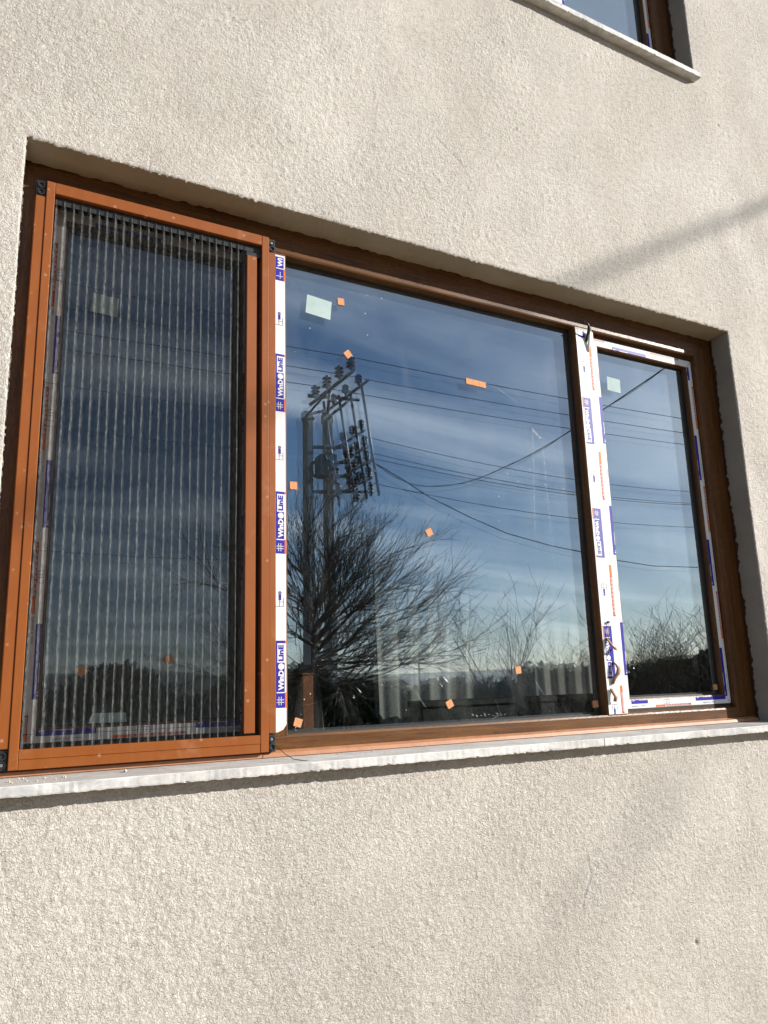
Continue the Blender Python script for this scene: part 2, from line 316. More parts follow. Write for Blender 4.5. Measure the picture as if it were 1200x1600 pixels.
    def mesh(s, name):
        me = bpy.data.meshes.new(name); me.from_pydata(s.v, [], s.f)
        for m in s.mats: me.materials.append(MATS[m])
        me.polygons.foreach_set('material_index', s.mi); me.polygons.foreach_set('use_smooth', s.sm); me.update()
        return me
    def build(s, name, parent=None): return link(name, s.mesh(name), parent)
def grid_mesh(name, P, keep, mat, smooth=True):
    """P: (nz,nx,3) array of points, keep: (nz-1,nx-1) mask"""
    nz, nx, _ = P.shape; idx = np.arange(nz*nx).reshape(nz, nx)
    q = np.stack([idx[:-1, :-1], idx[:-1, 1:], idx[1:, 1:], idx[1:, :-1]], -1)[keep]
    used = np.zeros(nz*nx, bool); used[q.ravel()] = True; re = np.cumsum(used)-1
    co = P.reshape(-1, 3)[used].astype(np.float32); q = re[q].astype(np.int32)
    me = bpy.data.meshes.new(name); me.vertices.add(len(co)); me.vertices.foreach_set('co', co.ravel())
    me.loops.add(q.size); me.loops.foreach_set('vertex_index', q.ravel()); me.polygons.add(len(q)); me.polygons.foreach_set('loop_start', np.arange(0, q.size, 4, dtype=np.int32))
    me.update(calc_edges=True); me.materials.append(MATS[mat])
    me.polygons.foreach_set('use_smooth', np.full(len(q), smooth)); me.update()
    return me
def tri_mesh(name, co, faces, mat, smooth=False):
    k = faces.shape[1]; me = bpy.data.meshes.new(name); me.vertices.add(len(co)); me.vertices.foreach_set('co', np.asarray(co, np.float32).ravel())
    me.loops.add(faces.size); me.loops.foreach_set('vertex_index', faces.astype(np.int32).ravel()); me.polygons.add(len(faces)); me.polygons.foreach_set('loop_start', np.arange(0, faces.size, k, dtype=np.int32))
    me.update(calc_edges=True); me.materials.append(MATS[mat]); me.polygons.foreach_set('use_smooth', np.full(len(faces), smooth)); me.update(); return me

# ---------------------------------------------------------------- ground, hills
def flat(name, pts, z, mat):
    me = bpy.data.meshes.new(name); me.from_pydata([(x, y, z) for x, y in pts], [], [tuple(range(len(pts)))]); me.materials.append(MATS[mat]); me.update()
    return tag(link(name, me), kind='structure')
flat('ground', [(9000*math.cos(a*math.pi/24), 9000*math.sin(a*math.pi/24)) for a in range(48)], 0.0, 'meadow')
flat('yard', [(-14, -13.0), (24, -13.0), (24, 12), (-14, 12)], 0.004, 'earth')
flat('path', [(-6, -2.6), (12, -2.6), (12, 0.1), (-6, 0.1)], 0.008, 'paving')
# far hills: a ring of ridges
na = 360; rs = [2300, 2700, 3100, 3600, 4300, 5200]; P = np.zeros((len(rs), na+1, 3))
ph = RNG.uniform(0, 6.28, 9)
for j, r in enumerate(rs):
    for i in range(na+1):
        a = 2*math.pi*i/na; h = 0
        for k in range(9): h += math.sin(a*(2+k*3.3 if i < na else 0)+ph[k]+j*0.9*k)/(1+0.55*k)
        a_ = 2*math.pi*(i % na)/na; h = sum(math.sin(a_*(3+k*4)+ph[k]+j*0.35*k)/(1+0.5*k) for k in range(9))
        env = math.sin(math.pi*min(1, (j+0.02)/(len(rs)-1)))
        P[j, i] = (r*math.cos(a_), r*math.sin(a_), -8+env*(66+22*h))
tag(link('hills', grid_mesh('hills', P, np.ones((len(rs)-1, na), bool), 'hill_haze')), kind='structure')

# ---------------------------------------------------------------- the house
house = empty('house', (3.0, 4.5, 0), 'pale beige rough stucco house wall holding the windows', 'house')
OX0, OX1, OZ0, OZ1 = 0.0806, 2.4576, -0.178, 1.239
UP = 2.492                                   # the storey above
def bp(n, shape, lo, hi, dx):                # band-passed noise field
    w = RNG.standard_normal(shape); F = np.fft.rfft2(w)
    ky = np.fft.fftfreq(shape[0], dx)[:, None]; kx = np.fft.rfftfreq(shape[1], dx)[None, :]; k = np.sqrt(kx*kx+ky*ky)
    g = np.exp(-(np.log(np.maximum(k, 1e-6)/math.sqrt(lo*hi))/(0.5*math.log(hi/lo)))**2); r = np.fft.irfft2(F*g, s=shape); return r/r.std()
DX = 0.0036
def seg(a, b, d): n = max(1, int(round((b-a)/d))); return np.linspace(a, b, n+1)
xs = np.concatenate([[-4.0, -1.2, -0.2], seg(-0.10, OX0, DX), seg(OX0, OX1, DX)[1:], seg(OX1, 3.16, DX)[1:], [3.4, 5.5, 11.0]])
zs = np.concatenate([[-H0, -1.3], seg(-1.10, OZ0, DX), seg(OZ0, OZ1, DX)[1:], seg(OZ1, OZ0+UP, DX)[1:], seg(OZ0+UP, 3.06, DX)[1:], [OZ1+UP, 4.6, 6.2]])
nz, nx = len(zs), len(xs)
X, Z = np.meshgrid(xs, zs)
f1 = bp(1, (nz, nx), 45, 110, DX); f2 = bp(2, (nz, nx), 20, 45, DX); f3 = bp(3, (nz, nx), 1.2, 4, DX); f4 = bp(4, (nz, nx), 0.8, 2.5, DX)
grain = np.clip(f1, -2.2, 2.0)*0.00034+np.clip(f2, -2, 2)*0.00022
amp = 0.95+0.22*np.clip(f4, -1.5, 1.5)+0.18*np.clip((0.2-Z)/1.0, -0.6, 1)      # coarser low down, trowelled flatter above
disp = grain*amp+f3*0.0005
lump = np.clip(f2-1.9, 0, 2)*0.0011; disp += lump
fine = (X > -0.15) & (X < 3.3) & (Z > -1.15) & (Z < 3.1); disp = np.where(fine, disp, 0)
# a few hairline cracks and pits
def groove(pts, w, d):
    global disp; rm = None
    for (xa, za), (xb, zb) in zip(pts[:-1], pts[1:]):
        L2 = (xb-xa)**2+(zb-za)**2; tt = np.clip(((X-xa)*(xb-xa)+(Z-za)*(zb-za))/L2, 0, 1)
        r = np.hypot(X-xa-tt*(xb-xa), Z-za-tt*(zb-za)); rm = r if rm is None else np.minimum(rm, r)
    disp = disp-d*np.exp(-(rm/w)**2)
groove([(1.575, -0.475), (1.585, -0.52), (1.555, -0.57), (1.545, -0.60)], 0.0034, 0.0024)
groove([(2.43, -0.62), (2.435, -0.628)], 0.007, 0.006); groove([(1.96, -0.75), (1.962, -0.756)], 0.006, 0.005); groove([(2.57, 2.15), (2.573, 2.15)], 0.006, 0.005)
groove([(1.20, 1.62), (1.26, 1.58), (1.30, 1.55)], 0.0035, 0.002)
Y = -disp
# opening edges: ragged, slightly rounded arris
def inside(x, z, x0, x1, z0, z1): return (x > x0-1e-6) & (x < x1+1e-6) & (z > z0-1e-6) & (z < z1+1e-6)
keep = np.ones((nz-1, nx-1), bool); xm = (X[:-1, :-1]+X[1:, 1:])/2; zm = (Z[:-1, :-1]+Z[1:, 1:])/2
for dz in (0, UP): keep &= ~inside(xm, zm, OX0, OX1, OZ0+dz, OZ1+dz)
jx = bp(5, (nz, nx), 25, 110, DX)*0.0006; jz = bp(6, (nz, nx), 25, 110, DX)*0.0012
for dz in (0, UP):
    for e, w in ((OX0, -1), (OX1, 1)):
        m = (np.abs(X-e) < 1e-6) & (Z > OZ0+dz-0.01) & (Z < OZ1+dz+1e-6); X = np.where(m, X+jx, X); Y = np.where(m, np.maximum(Y, 0)+0.0035, Y)
    m = (np.abs(Z-(OZ1+dz)) < 1e-6) & (X > OX0-1e-6) & (X < OX1+1e-6); Z = np.where(m, Z+jz-0.0008, Z); Y = np.where(m, np.maximum(Y, 0)+0.003, Y)
link('front_wall', grid_mesh('front_wall', np.stack([X, Y, Z+H0], -1), keep, 'stucco'), house)
for dz in (0, UP):
    # soffit and jambs with an uneven inner edge where the plaster meets the frame
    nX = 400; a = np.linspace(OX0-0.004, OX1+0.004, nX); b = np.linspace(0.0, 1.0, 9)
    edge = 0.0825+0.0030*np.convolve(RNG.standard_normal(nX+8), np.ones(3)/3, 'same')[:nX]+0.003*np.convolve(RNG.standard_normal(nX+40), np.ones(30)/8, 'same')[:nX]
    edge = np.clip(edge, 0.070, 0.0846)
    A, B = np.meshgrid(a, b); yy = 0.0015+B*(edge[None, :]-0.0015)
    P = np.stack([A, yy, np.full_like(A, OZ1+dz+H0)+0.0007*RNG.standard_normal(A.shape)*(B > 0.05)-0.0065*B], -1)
    link('soffit', grid_mesh('soffit', P, np.ones((8, nX-1), bool), 'plaster_bounce'), house)
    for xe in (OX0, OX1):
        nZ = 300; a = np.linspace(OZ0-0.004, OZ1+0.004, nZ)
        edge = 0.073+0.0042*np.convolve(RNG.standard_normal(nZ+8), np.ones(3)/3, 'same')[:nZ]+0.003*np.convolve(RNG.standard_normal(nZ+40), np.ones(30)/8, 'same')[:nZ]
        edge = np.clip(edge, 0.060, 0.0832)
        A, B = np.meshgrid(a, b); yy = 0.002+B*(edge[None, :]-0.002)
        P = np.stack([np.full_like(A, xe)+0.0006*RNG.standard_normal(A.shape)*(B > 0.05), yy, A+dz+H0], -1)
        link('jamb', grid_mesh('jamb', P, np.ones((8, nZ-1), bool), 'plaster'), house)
    s = MB(H0+dz); s.box(OX0-0.03, OX1+0.03, 0.055, 0.30, OZ1+0.0035, OZ1+0.03, 'sealant'); s.box(OX0-0.03, OX0-0.003, 0.055, 0.30, OZ0, OZ1+0.003, 'sealant'); s.box(OX1+0.003, OX1+0.03, 0.055, 0.30, OZ0, OZ1+0.003, 'sealant')
    s.box(OX0-0.03, OX1+0.03, 0.10, 0.30, OZ0-0.06, OZ0-0.028, 'mortar')
    s.build('reveal_lining', house)
    # the room behind
    s = MB(H0+dz); zf = -1.15; zc = 1.32; x0, x1, y0, y1 = -1.6, 4.6, 0.30, 4.8
    s.box(x0, x1, y0, y1, zf-0.1, zf, 'room_paint'); s.box(x0, x1, y0, y1, zc, zc+0.1, 'room_paint'); s.box(x0, x1, y1, y1+0.1, zf-0.1, zc+0.1, 'room_paint')
    s.box(x0-0.1, x0, y0, y1+0.1, zf-0.1, zc+0.1, 'room_paint'); s.box(x1, x1+0.1, y0, y1+0.1, zf-0.1, zc+0.1, 'room_paint')
    s.box(x0-0.1, OX0-0.03, y0-0.04, y0, zf-0.1, zc+0.1, 'room_paint'); s.box(OX1+0.03, x1+0.1, y0-0.04, y0, zf-0.1, zc+0.1, 'room_paint')
    s.box(OX0-0.03, OX1+0.03, y0-0.04, y0, zf-0.1, OZ0-0.062, 'room_paint'); s.box(OX0-0.03, OX1+0.03, y0-0.04, y0, OZ1+0.032, zc+0.1, 'room_paint')
    s.build('room', house)
s = MB(0); s.box(-4.0, -3.8, 0.01, 9.0, 0.0, 7.8, 'house_plain'); s.box(10.8, 11.0, 0.01, 9.0, 0.0, 7.8, 'house_plain'); s.box(-4.0, 11.0, 9.0, 9.2, 0.0, 7.8, 'house_plain'); s.build('side_walls', house)
s = MB(0); s.prism([(-4.5, 7.8), (11.5, 7.8), (3.5, 10.6)], -0.0, 9.6, 'roof_tile'); s.build('roof', house)

# ---------------------------------------------------------------- window
FY = 0.085                                    # outer face of the frame
def text_geom(txt, size, bold=0.0):
    cu = bpy.data.curves.new('t', 'FONT'); cu.body = txt; cu.size = size; cu.offset = bold; cu.resolution_u = 2
    ob = bpy.data.objects.new('t', cu); C.objects.link(ob); dg = bpy.context.evaluated_depsgraph_get(); me = ob.evaluated_get(dg).to_mesh()
    vs = [tuple(v.co[:2]) for v in me.vertices]; fs = [tuple(p.vertices) for p in me.polygons]
    ob.evaluated_get(dg).to_mesh_clear(); bpy.data.objects.remove(ob); bpy.data.curves.remove(cu)
    return vs, fs
TXT = {}
def put_text(s, txt, T, s0, s1, t0, t1, y, m, bold=0.0):
    if txt not in TXT: TXT[txt] = text_geom(txt, 1.0, bold)
    vs, fs = TXT[txt]; a = np.array(vs); mn = a.min(0); mx = a.max(0)
    q = [T(s0+(p[0]-mn[0])/(mx[0]-mn[0])*(s1-s0), t0+(p[1]-mn[1])/(mx[1]-mn[1])*(t1-t0)) for p in vs]
    s.add([(x, y, z) for x, z in q], fs, m)
def rect(s, T, s0, s1, t0, t1, y, m):
    q = [T(s0, t0), T(s1, t0), T(s1, t1), T(s0, t1)]; s.add([(x, y, z) for x, z in q], [(0, 1, 2, 3)], m)
def disc(s, T, cs, ct, r, y, m, n=20):
    s.add([(T(cs+r*math.cos(2*math.pi*i/n), ct+r*math.sin(2*math.pi*i/n))[0], y, T(cs+r*math.cos(2*math.pi*i/n), ct+r*math.sin(2*math.pi*i/n))[1]) for i in range(n)], [tuple(range(n))], m)
def brand_block(s, T, y, blue, L=0.160):
    e = 0.00025
    rect(s, T, 0, L, -0.001, 0.031, y, blue)
    rect(s, T, 0.0, 0.036, -0.0055, -0.001, y, 'print_orange'); rect(s, T, L-0.006, L, -0.0055, -0.001, y, 'print_orange')
    rect(s, T, 0.006, 0.026, 0.0085, 0.0100, y-e, 'tape_fresh'); rect(s, T, 0.006, 0.026, 0.0145, 0.0160, y-e, 'tape_fresh'); rect(s, T, 0.012, 0.0135, 0.002, 0.0205, y-e, 'tape_fresh'); rect(s, T, 0.018, 0.0195, 0.002, 0.0205, y-e, 'tape_fresh')
    rect(s, T, 0.0345, 0.0370, -0.001, 0.021, y-e, 'tape_fresh'); rect(s, T, 0.0345, 0.152, -0.0010, 0.0003, y-e, 'tape_fresh')
    put_text(s, 'WinD', T, 0.041, 0.0885, 0.0022, 0.0165, y-e, 'tape_fresh', 0.045)
    disc(s, T, 0.0975, 0.0092, 0.0078, y-e, 'tape_fresh')
    rect(s, T, 0.1070, 0.1535, 0.0003, 0.0190, y-e, 'tape_fresh')
    put_text(s, 'LinE', T, 0.1105, 0.1500, 0.0028, 0.0165, y-2*e, blue, 0.045)
def icon_worker(s, T, y, blue):               # fitter with a bucket over a window
    e = 0.0002
    disc(s, T, 0.034, 0.012, 0.0045, y, 'print_grey'); rect(s, T, 0.016, 0.030, 0.0085, 0.0155, y, blue)
    for a in ((0.0, 0.001, 0.002, 0.024), (0.0, 0.022, 0.002, 0.003), (0.0, 0.022, 0.0125, 0.0135), (0.0, 0.022, 0.023, 0.024), (0.011, 0.012, 0.002, 0.013)): rect(s, T, *a, y-e, 'print_grey')
def bar_blue(s, T, s0, s1, y, blue):          # blue bar whose lettering is cut off at the glass edge
    rect(s, T, s0, s1, 0.0, 0.0115, y, blue)
    for a_, b_, h_ in ((0.006, 0.010, 0.0035), (0.013, 0.0155, 0.0022), (0.034, 0.075, 0.0012)): rect(s, T, s0+a_, min(s1, s0+b_), -0.0002, h_, y-0.0002, 'tape_fresh')
def bar_orange(s, T, s0, s1, y):
    rect(s, T, s0, s0+(s1-s0)*0.22, 0.0, 0.0105, y, 'print_orange'); rect(s, T, s0+(s1-s0)*0.22, s1, 0.0, 0.0105, y, 'print_orange_dark')
    n = 9; d = (s1-s0)*0.7/n
    for i in range(n): rect(s, T, s0+(s1-s0)*0.25+i*d, s0+(s1-s0)*0.25+i*d+d*0.6, 0.0058, 0.0078, y-0.0002, 'tape_white')
    rect(s, T, s0+(s1-s0)*0.24, s1-0.004, 0.0018, 0.0036, y-0.0002, 'tape_white')
def icon_small(s, T, c, y):
    for a in ((c-0.014, c+0.014, 0.002, 0.003), (c-0.014, c+0.014, 0.014, 0.015), (c-0.014, c-0.013, 0.002, 0.015), (c+0.013, c+0.014, 0.002, 0.015), (c-0.002, c-0.001, 0.002, 0.015), (c+0.005, c+0.006, 0.002, 0.015)): rect(s, T, *a, y, 'print_grey')

win = empty('window', (1.27, 0.10, H0-0.15), 'wide three-light brown window with taped frames above the marble sill', 'window')
s = MB(); s.ring(0.063, 2.458, -0.202, 1.244, [(0, FY), (0.084, FY), (0.0885, FY+0.002), (0.09, FY+0.006), (0.09, 0.1155), (0.078, 0.1155), (0.078, 0.150), (0, 0.150)], 'foil_h')
me = s.mesh('outer_frame'); me.materials.append(MATS['foil_v'])
for p in me.polygons:                          # upright members take the upright grain
    c = p.center
    if (c.x < 0.16 or c.x > 2.36): p.material_index = 1
fr = link('outer_frame', me, win)
s = MB(); s.add([(x, y, z) for x in (0.09, 2.45) for y, z in ((FY-0.0004, -0.146), (0.070, -0.1515), (0.068, -0.160), (FY-0.0004, -0.168))], [(0, 1, 5, 4), (1, 2, 6, 5), (2, 3, 7, 6), (0, 3, 2, 1), (4, 5, 6, 7)], 'ledge_brown'); s.build('drip_ledge', fr)
for xc in (1.075*1.835, 1.232*1.835, 1.36):
    s = MB(); s.box(xc-0.0085, xc+0.0085, FY-0.0006, FY+0.004, -0.1425, -0.1385, 'gasket_and_shade'); s.build('drain_slot', fr)
def mullion(x0, x1):
    s = MB(); c = 0.006; pf = [(x0, FY+c), (x0+c*0.7, FY+0.0003), (x1-c*0.7, FY+0.0003), (x1, FY+c), (x1, 0.1153), (x1-0.012, 0.1153), (x1-0.012, 0.150), (x0+0.012, 0.150), (x0+0.012, 0.1153), (x0, 0.1153)]
    z0, z1 = -0.1145, 1.1565; n = len(pf)
    s.add([(x, y, z) for z in (z0, z1) for x, y in pf], [(i, (i+1) % n, (i+1) % n+n, i+n) for i in range(n)]+[tuple(range(n))], 'foil_v'); return s.build('mullion', win)
m1 = mullion(0.660, 0.744); m2 = mullion(1.779, 1.8634)
# tape on the first mullion (cut to a point at its foot)
TY = FY-0.0003
s = MB(); s.add([(0.666, TY, 1.150), (0.739, TY, 1.150), (0.739, TY, -0.088), (0.730, TY, -0.100), (0.716, TY, -0.1055), (0.666, TY, -0.1055)], [(0, 1, 2, 3, 4, 5)], 'tape_fresh')
PY = TY-0.0003
for zb in (1.0745, 0.7016, 0.3265, -0.049):
    T = lambda a, b, zb=zb: (0.7345-b, zb+a)
    if zb > 1: 
        rect(s, T, 0, 0.070, -0.001, 0.031, PY, 'print_blue'); rect(s, T, 0, 0.036, -0.0055, -0.001, PY, 'print_orange')
        rect(s, T, 0.006, 0.026, 0.0085, 0.0100, PY-2e-4, 'tape_fresh'); rect(s, T, 0.012, 0.0135, 0.002, 0.0205, PY-2e-4, 'tape_fresh'); rect(s, T, 0.0345, 0.0370, -0.001, 0.021, PY-2e-4, 'tape_fresh')
        put_text(s, 'Wi', T, 0.041, 0.067, 0.0022, 0.0165, PY-2e-4, 'tape_fresh', 0.045)
    else: brand_block(s, T, PY, 'print_blue')
for zb in (0.944, 0.570, 0.194): icon_worker(s, lambda a, b, zb=zb: (0.7345-b, zb+a), PY, 'print_blue')
tag(s.build('protective_tape', m1), 'clean white tape with blue lettering reading bottom to top')
s = MB(); s.add([(1.7845, TY, 1.146), (1.8625, TY, 1.150), (1.8625, TY, -0.1115), (1.7845, TY, -0.1115)], [(0, 3, 2, 1)], 'tape_white')
for zt in (1.282, 0.906, 0.530, 0.155):
    T = lambda a, b, zt=zt: (1.7935+b, zt-a)
    if zt > 1: rect(s, T, 0.137, 0.160, -0.001, 0.031, PY, 'print_blue'); rect(s, T, 0.137, 0.1535, 0.0003, 0.019, PY-2e-4, 'tape_fresh')
    else: brand_block(s, T, PY, 'print_blue_pale' if zt > 0.5 else 'print_blue')
for zt in (1.034, 0.655, 0.287, -0.082): icon_worker(s, lambda a, b, zt=zt: (1.7965+b, zt-a if zt > 0 else zt-a*0.8), PY, 'print_blue')
for zt, L in ((1.0975, 0.160), (0.723, 0.162), (0.349, 0.164), (-0.027, 0.083)): bar_orange(s, lambda a, b, zt=zt: (1.8485-b, zt-a), 0, L, PY)
for zt in (0.80, 0.43, 0.06): put_text(s, 'max. 3 months', lambda a, b, zt=zt: (1.8435+b, zt-a), 0, 0.050, 0, 0.005, PY, 'print_grey')
tag(s.build('protective_tape', m2), 'white tape with partly paler blue lettering reading top to bottom')
# torn curls of tape on the second mullion
def curl(pts, w, m, parent, name='tape_curl'):
    s = MB(); vs = []; n = len(pts)
    for i, (x, y, z) in enumerate(pts):
        ww = w*(0.6+0.4*math.sin(math.pi*(i+0.5)/n)); vs += [(x-ww, y, z+ww*0.25), (x, y-0.003, z), (x+ww, y+0.001, z-ww*0.2)]
    fs = [(i*3+k, i*3+k+1, i*3+k+4, i*3+k+3) for i in range(n-1) for k in (0, 1)]
    s.add(vs, fs, m, True); o = s.build(name, parent); md = o.modifiers.new('thick', 'SOLIDIFY'); md.thickness = 0.0007; return o
curl([(1.827, 0.0835, 1.108), (1.829, 0.078, 1.124), (1.830, 0.070, 1.139), (1.824, 0.060, 1.151), (1.815, 0.056, 1.161), (1.806, 0.060, 1.168), (1.803, 0.067, 1.160)], 0.0075, 'black_plastic', m2)
curl([(1.834, 0.0838, 1.075), (1.836, 0.078, 1.105), (1.838, 0.074, 1.13), (1.840, 0.076, 1.148)], 0.007, 'tape_white', m2)
curl([(1.800, 0.083, 0.118), (1.802, 0.075, 0.105), (1.806, 0.068, 0.092), (1.814, 0.066, 0.084), (1.822, 0.070, 0.080), (1.825, 0.077, 0.090)], 0.0085, 'dry_leaf', m2)
curl([(1.818, 0.083, 0.045), (1.822, 0.074, 0.035), (1.826, 0.070, 0.022), (1.822, 0.072, 0.008), (1.814, 0.078, -0.004), (1.806, 0.082, -0.022)], 0.0085, 'dry_leaf', m2)
curl([(1.799, 0.083, -0.036), (1.801, 0.076, -0.050), (1.806, 0.072, -0.062), (1.803, 0.076, -0.074)], 0.0085, 'dry_leaf', m2)
s = MB(); s.tube([(1.812, 0.083, 0.165), (1.809, 0.081, 0.150), (1.806, 0.079, 0.130), (1.803, 0.080, 0.110)], 0.0008, 'dry_leaf', 5); s.box(1.806, 1.815, 0.078, 0.083, 0.163, 0.170, 'black_plastic', 0.001); s.build('tape_curl', m2)

# sashes
SY = 0.105
def sash(x0, x1, z0, z1, side):
    w = 0.0477
    s = MB(); s.ring(x0, x1, z0, z1, [(0, SY), (0.042, SY), (0.0462, SY+0.002), (w, SY+0.006), (w, 0.1245), (0.034, 0.1245), (0.034, 0.162), (0, 0.162)], 'foil_v'); sh = s.build('sash', win)
    s = MB(); g = [(0.0105, SY-0.0008), (0.0168, SY-0.0008), (0.0168, SY+0.002), (0.0105, SY+0.002)]; s.ring(x0, x1, z0, z1, g, 'gasket_and_shade'); s.build('joint_shade', sh)  # dark ring painting the shade line where sash meets frame
    s = MB(); s.ring(x0+w-0.001, x1-w+0.001, z0+w-0.001, z1-w+0.001, [(0, 0.120), (0.0045, 0.1225), (0.0045, 0.1245), (0, 0.1245)], 'gasket_and_shade'); s.build('glazing_gasket', sh)
    # tape on four mitred sides
    a0, a1 = 0.0175, 0.0425; ty = SY-0.0004; py = ty-0.0003; g = 0.0007
    X0, X1, Z0, Z1 = x0, x1, z0, z1
    def q(pts, m='tape_white'):
        s.add([(x, ty, z) for x, z in pts], [tuple(range(4))], m)
    s = MB()
    q([(X0+a0, Z0+a0+g), (X0+a1, Z0+a1+g), (X0+a1, Z1-a1-g), (X0+a0, Z1-a0-g)]); q([(X1-a0, Z0+a0+g), (X1-a0, Z1-a0-g), (X1-a1, Z1-a1-g), (X1-a1, Z0+a1+g)])
    q([(X0+a0+g, Z0+a0), (X1-a0-g, Z0+a0), (X1-a1-g, Z0+a1), (X0+a1+g, Z0+a1)]); q([(X0+a0+g, Z1-a0), (X0+a1+g, Z1-a1), (X1-a1-g, Z1-a1), (X1-a0-g, Z1-a0)])
    gl, gr, gb, gt = X0+w-0.0052, X1-w+0.0052, Z0+w-0.0052, Z1-w+0.0052       # printed edge beside the glass
    TL = lambda a, b: (gl-b, a); TR = lambda a, b: (gr+b, a); TB = lambda a, b: (a, gb-b); TT = lambda a, b: (a, gt+b)
    if side == 'R':
        L = [(0.9277, 0.763), (0.5497, 0.386), (0.169, 0.003)]; Rr = [(1.1153, 1.064), (0.850, 0.682), (0.4645, 0.300), (0.0865, -0.075)]
        Lo = []; Ro = [(1.042, 0.877), (0.6607, 0.494), (0.281, 0.117)]
        Bt = [(1.901, 1.973), (2.1935, 2.340)]; Bo = [(2.0065, 2.169)]; Tp = [(1.967, 2.132)]; To = [(1.875, 1.933), (2.155, 2.300)]
        txL = []; txB = [1.900, 2.225]; txR = [0.75, 0.375, 0.0]
    else:
        L = [(1.03, 0.97), (0.8649, 0.7211), (0.5138, 0.3594), (0.1485, -0.010)]; L = L[1:]; Rr = [(0.80, 0.64), (0.42, 0.26), (0.04, -0.06)]
        Lo = [(1.05, 0.885), (0.6864, 0.5368), (0.3265, 0.1687), (-0.0418, -0.095)]; Ro = [(0.99, 0.83), (0.61, 0.45), (0.23, 0.07)]
        Bt = [(0.185, 0.306), (0.524, 0.64)]; Bo = [(0.3365, 0.502)]; Tp = [(0.25, 0.41)]; To = [(0.45, 0.60)]
        txL = [0.56, 0.18, 0.94]; txB = [0.215, 0.60]; txR = []
    for a, b in L: bar_blue(s, TL, b, a, py, 'print_blue')
    for a, b in Rr: bar_blue(s, TR, b, a, py, 'print_blue')
    for a, b in Bt: bar_blue(s, TB, a, b, py, 'print_blue')
    for a, b in Tp: bar_blue(s, TT, a, b, py, 'print_blue_pale' if side == 'R' else 'print_blue')
    oo = a1-a0-0.0118
    for a, b in Lo: bar_orange(s, lambda p, r: (X0+a0+0.001+r*0.75, p), b, a, py)
    for a, b in Ro: bar_orange(s, lambda p, r: (X1-a0-0.001-r*0.75, p), b, a, py)
    for a, b in Bo: bar_orange(s, lambda p, r: (p, Z0+a0+0.001+r*0.62), a, b, py)
    for a, b in To: bar_orange(s, lambda p, r: (p, Z1-a0-0.001-r*0.55), a, b, py)
    for zc in txL: put_text(s, 'max. 3 months', lambda a, b, zc=zc: (X0+a0+0.0085-b, zc-0.075+a), 0, 0.058, 0, 0.0052, py, 'print_grey')
    for zc in txR: put_text(s, 'max. 3 months', lambda a, b, zc=zc: (X1-a0-0.0085+b, zc-a), 0, 0.058, 0, 0.0052, py, 'print_grey')
    for xc in txB: put_text(s, 'max. 3 months', lambda a, b, xc=xc: (xc+0.06-a, Z0+a0+0.0085-b), 0, 0.058, 0, 0.0052, py, 'print_grey')
    mids = (1.0, 0.66, 0.285) if side == 'R' else (0.97, 0.62, 0.25)
    for zc in mids: icon_small(s, TL, zc, py); 
    icon_small(s, TB, (x0+x1)/2-0.06*(side == 'R'), py); icon_small(s, TT, x1-0.13, py)
    s.build('protective_tape', sh); return sh
LS = (0.142, 0.672, -0.1165, 1.1575); RS = (1.8518, 2.3827, -0.1165, 1.1575)
sash(*LS, 'L'); sash(*RS, 'R')
# panes: outer and inner glass with the spacer between them
def panes(x0, x1, z0, z1, yo, tilt):
    out = []
    s = MB(); s.box(x0, x1, yo, yo+0.004, z0, z1, 'glass_outer'); po = s.build('outer_pane', win)
    s = MB(); s.box(x0, x1, yo+0.020, yo+0.024, z0, z1, 'glass_inner')
    xc = (x0+x1)/2; zc = (z0+z1)/2+H0
    s.v = [(x, y+(x-xc)*tilt[0]+(z-zc)*tilt[1], z) for x, y, z in s.v]; s.build('inner_pane', win)
    s = MB(); s.ring(x0, x1, z0, z1, [(0.0, yo+0.0055), (0.0165, yo+0.0055), (0.0165, yo+0.0165), (0.0, yo+0.0165)], 'spacer_metal'); s.build('spacer', win)
    return po
pm = panes(0.736, 1.787, -0.120, 1.162, 0.1162, (0.0030, 0.0042))
pl = panes(LS[0]+0.040, LS[1]-0.040, LS[2]+0.040, LS[3]-0.040, 0.1252, (0.0010, 0.0014))
pr = panes(RS[0]+0.040, RS[1]-0.040, RS[2]+0.040, RS[3]-0.040, 0.1252, (0.0026, 0.0036))
s = MB(); s.ring(0.744-0.001, 1.779+0.001, -0.112-0.001, 1.154+0.001, [(0, 0.110), (0.0045, 0.1135), (0.0045, 0.1161), (0, 0.1161)], 'gasket_and_shade'); s.build('glazing_gasket', win)
def pad(parent, x, z, w, h, rot, y, mat='pad_orange', th=0.0035, name='spacer_pad'):
    s = MB(); c, n = math.cos(rot), math.sin(rot); b = 0.0012
    pts = [(-w/2+b, -h/2), (w/2-b, -h/2), (w/2, -h/2+b), (w/2, h/2-b), (w/2-b, h/2), (-w/2+b, h/2), (-w/2, h/2-b), (-w/2, -h/2+b)]
    s.prism([(x+a*c-d*n, z+a*n+d*c) for a, d in pts], y-th, y-0.0002, mat); return s.build(name, parent)
gm = 0.1162; gs = 0.1252
pad(pm, 0.853, 1.0387, 0.076, 0.056, -0.10, gm, 'label_pale', 0.0004, 'glass_label')
for x, z, r in ((0.9213, 1.0694, 0.05), (0.9402, 0.9124, 0.72), (0.7724, 0.5138, 0.0), (1.1862, 0.4163, 0.45), (1.4719, 0.0273, 0.05), (1.2287, -0.0595, 0.45), (0.7805, -0.0868, -0.3), (1.7600, -0.080, 0.1)): pad(pm, x, z, 0.0205, 0.0205, r, gm)
for k in range(3): pad(pm, 1.3803+(k-1)*0.0248, 0.8979-(k-1)*0.0012, 0.0242, 0.019, -0.05, gm)
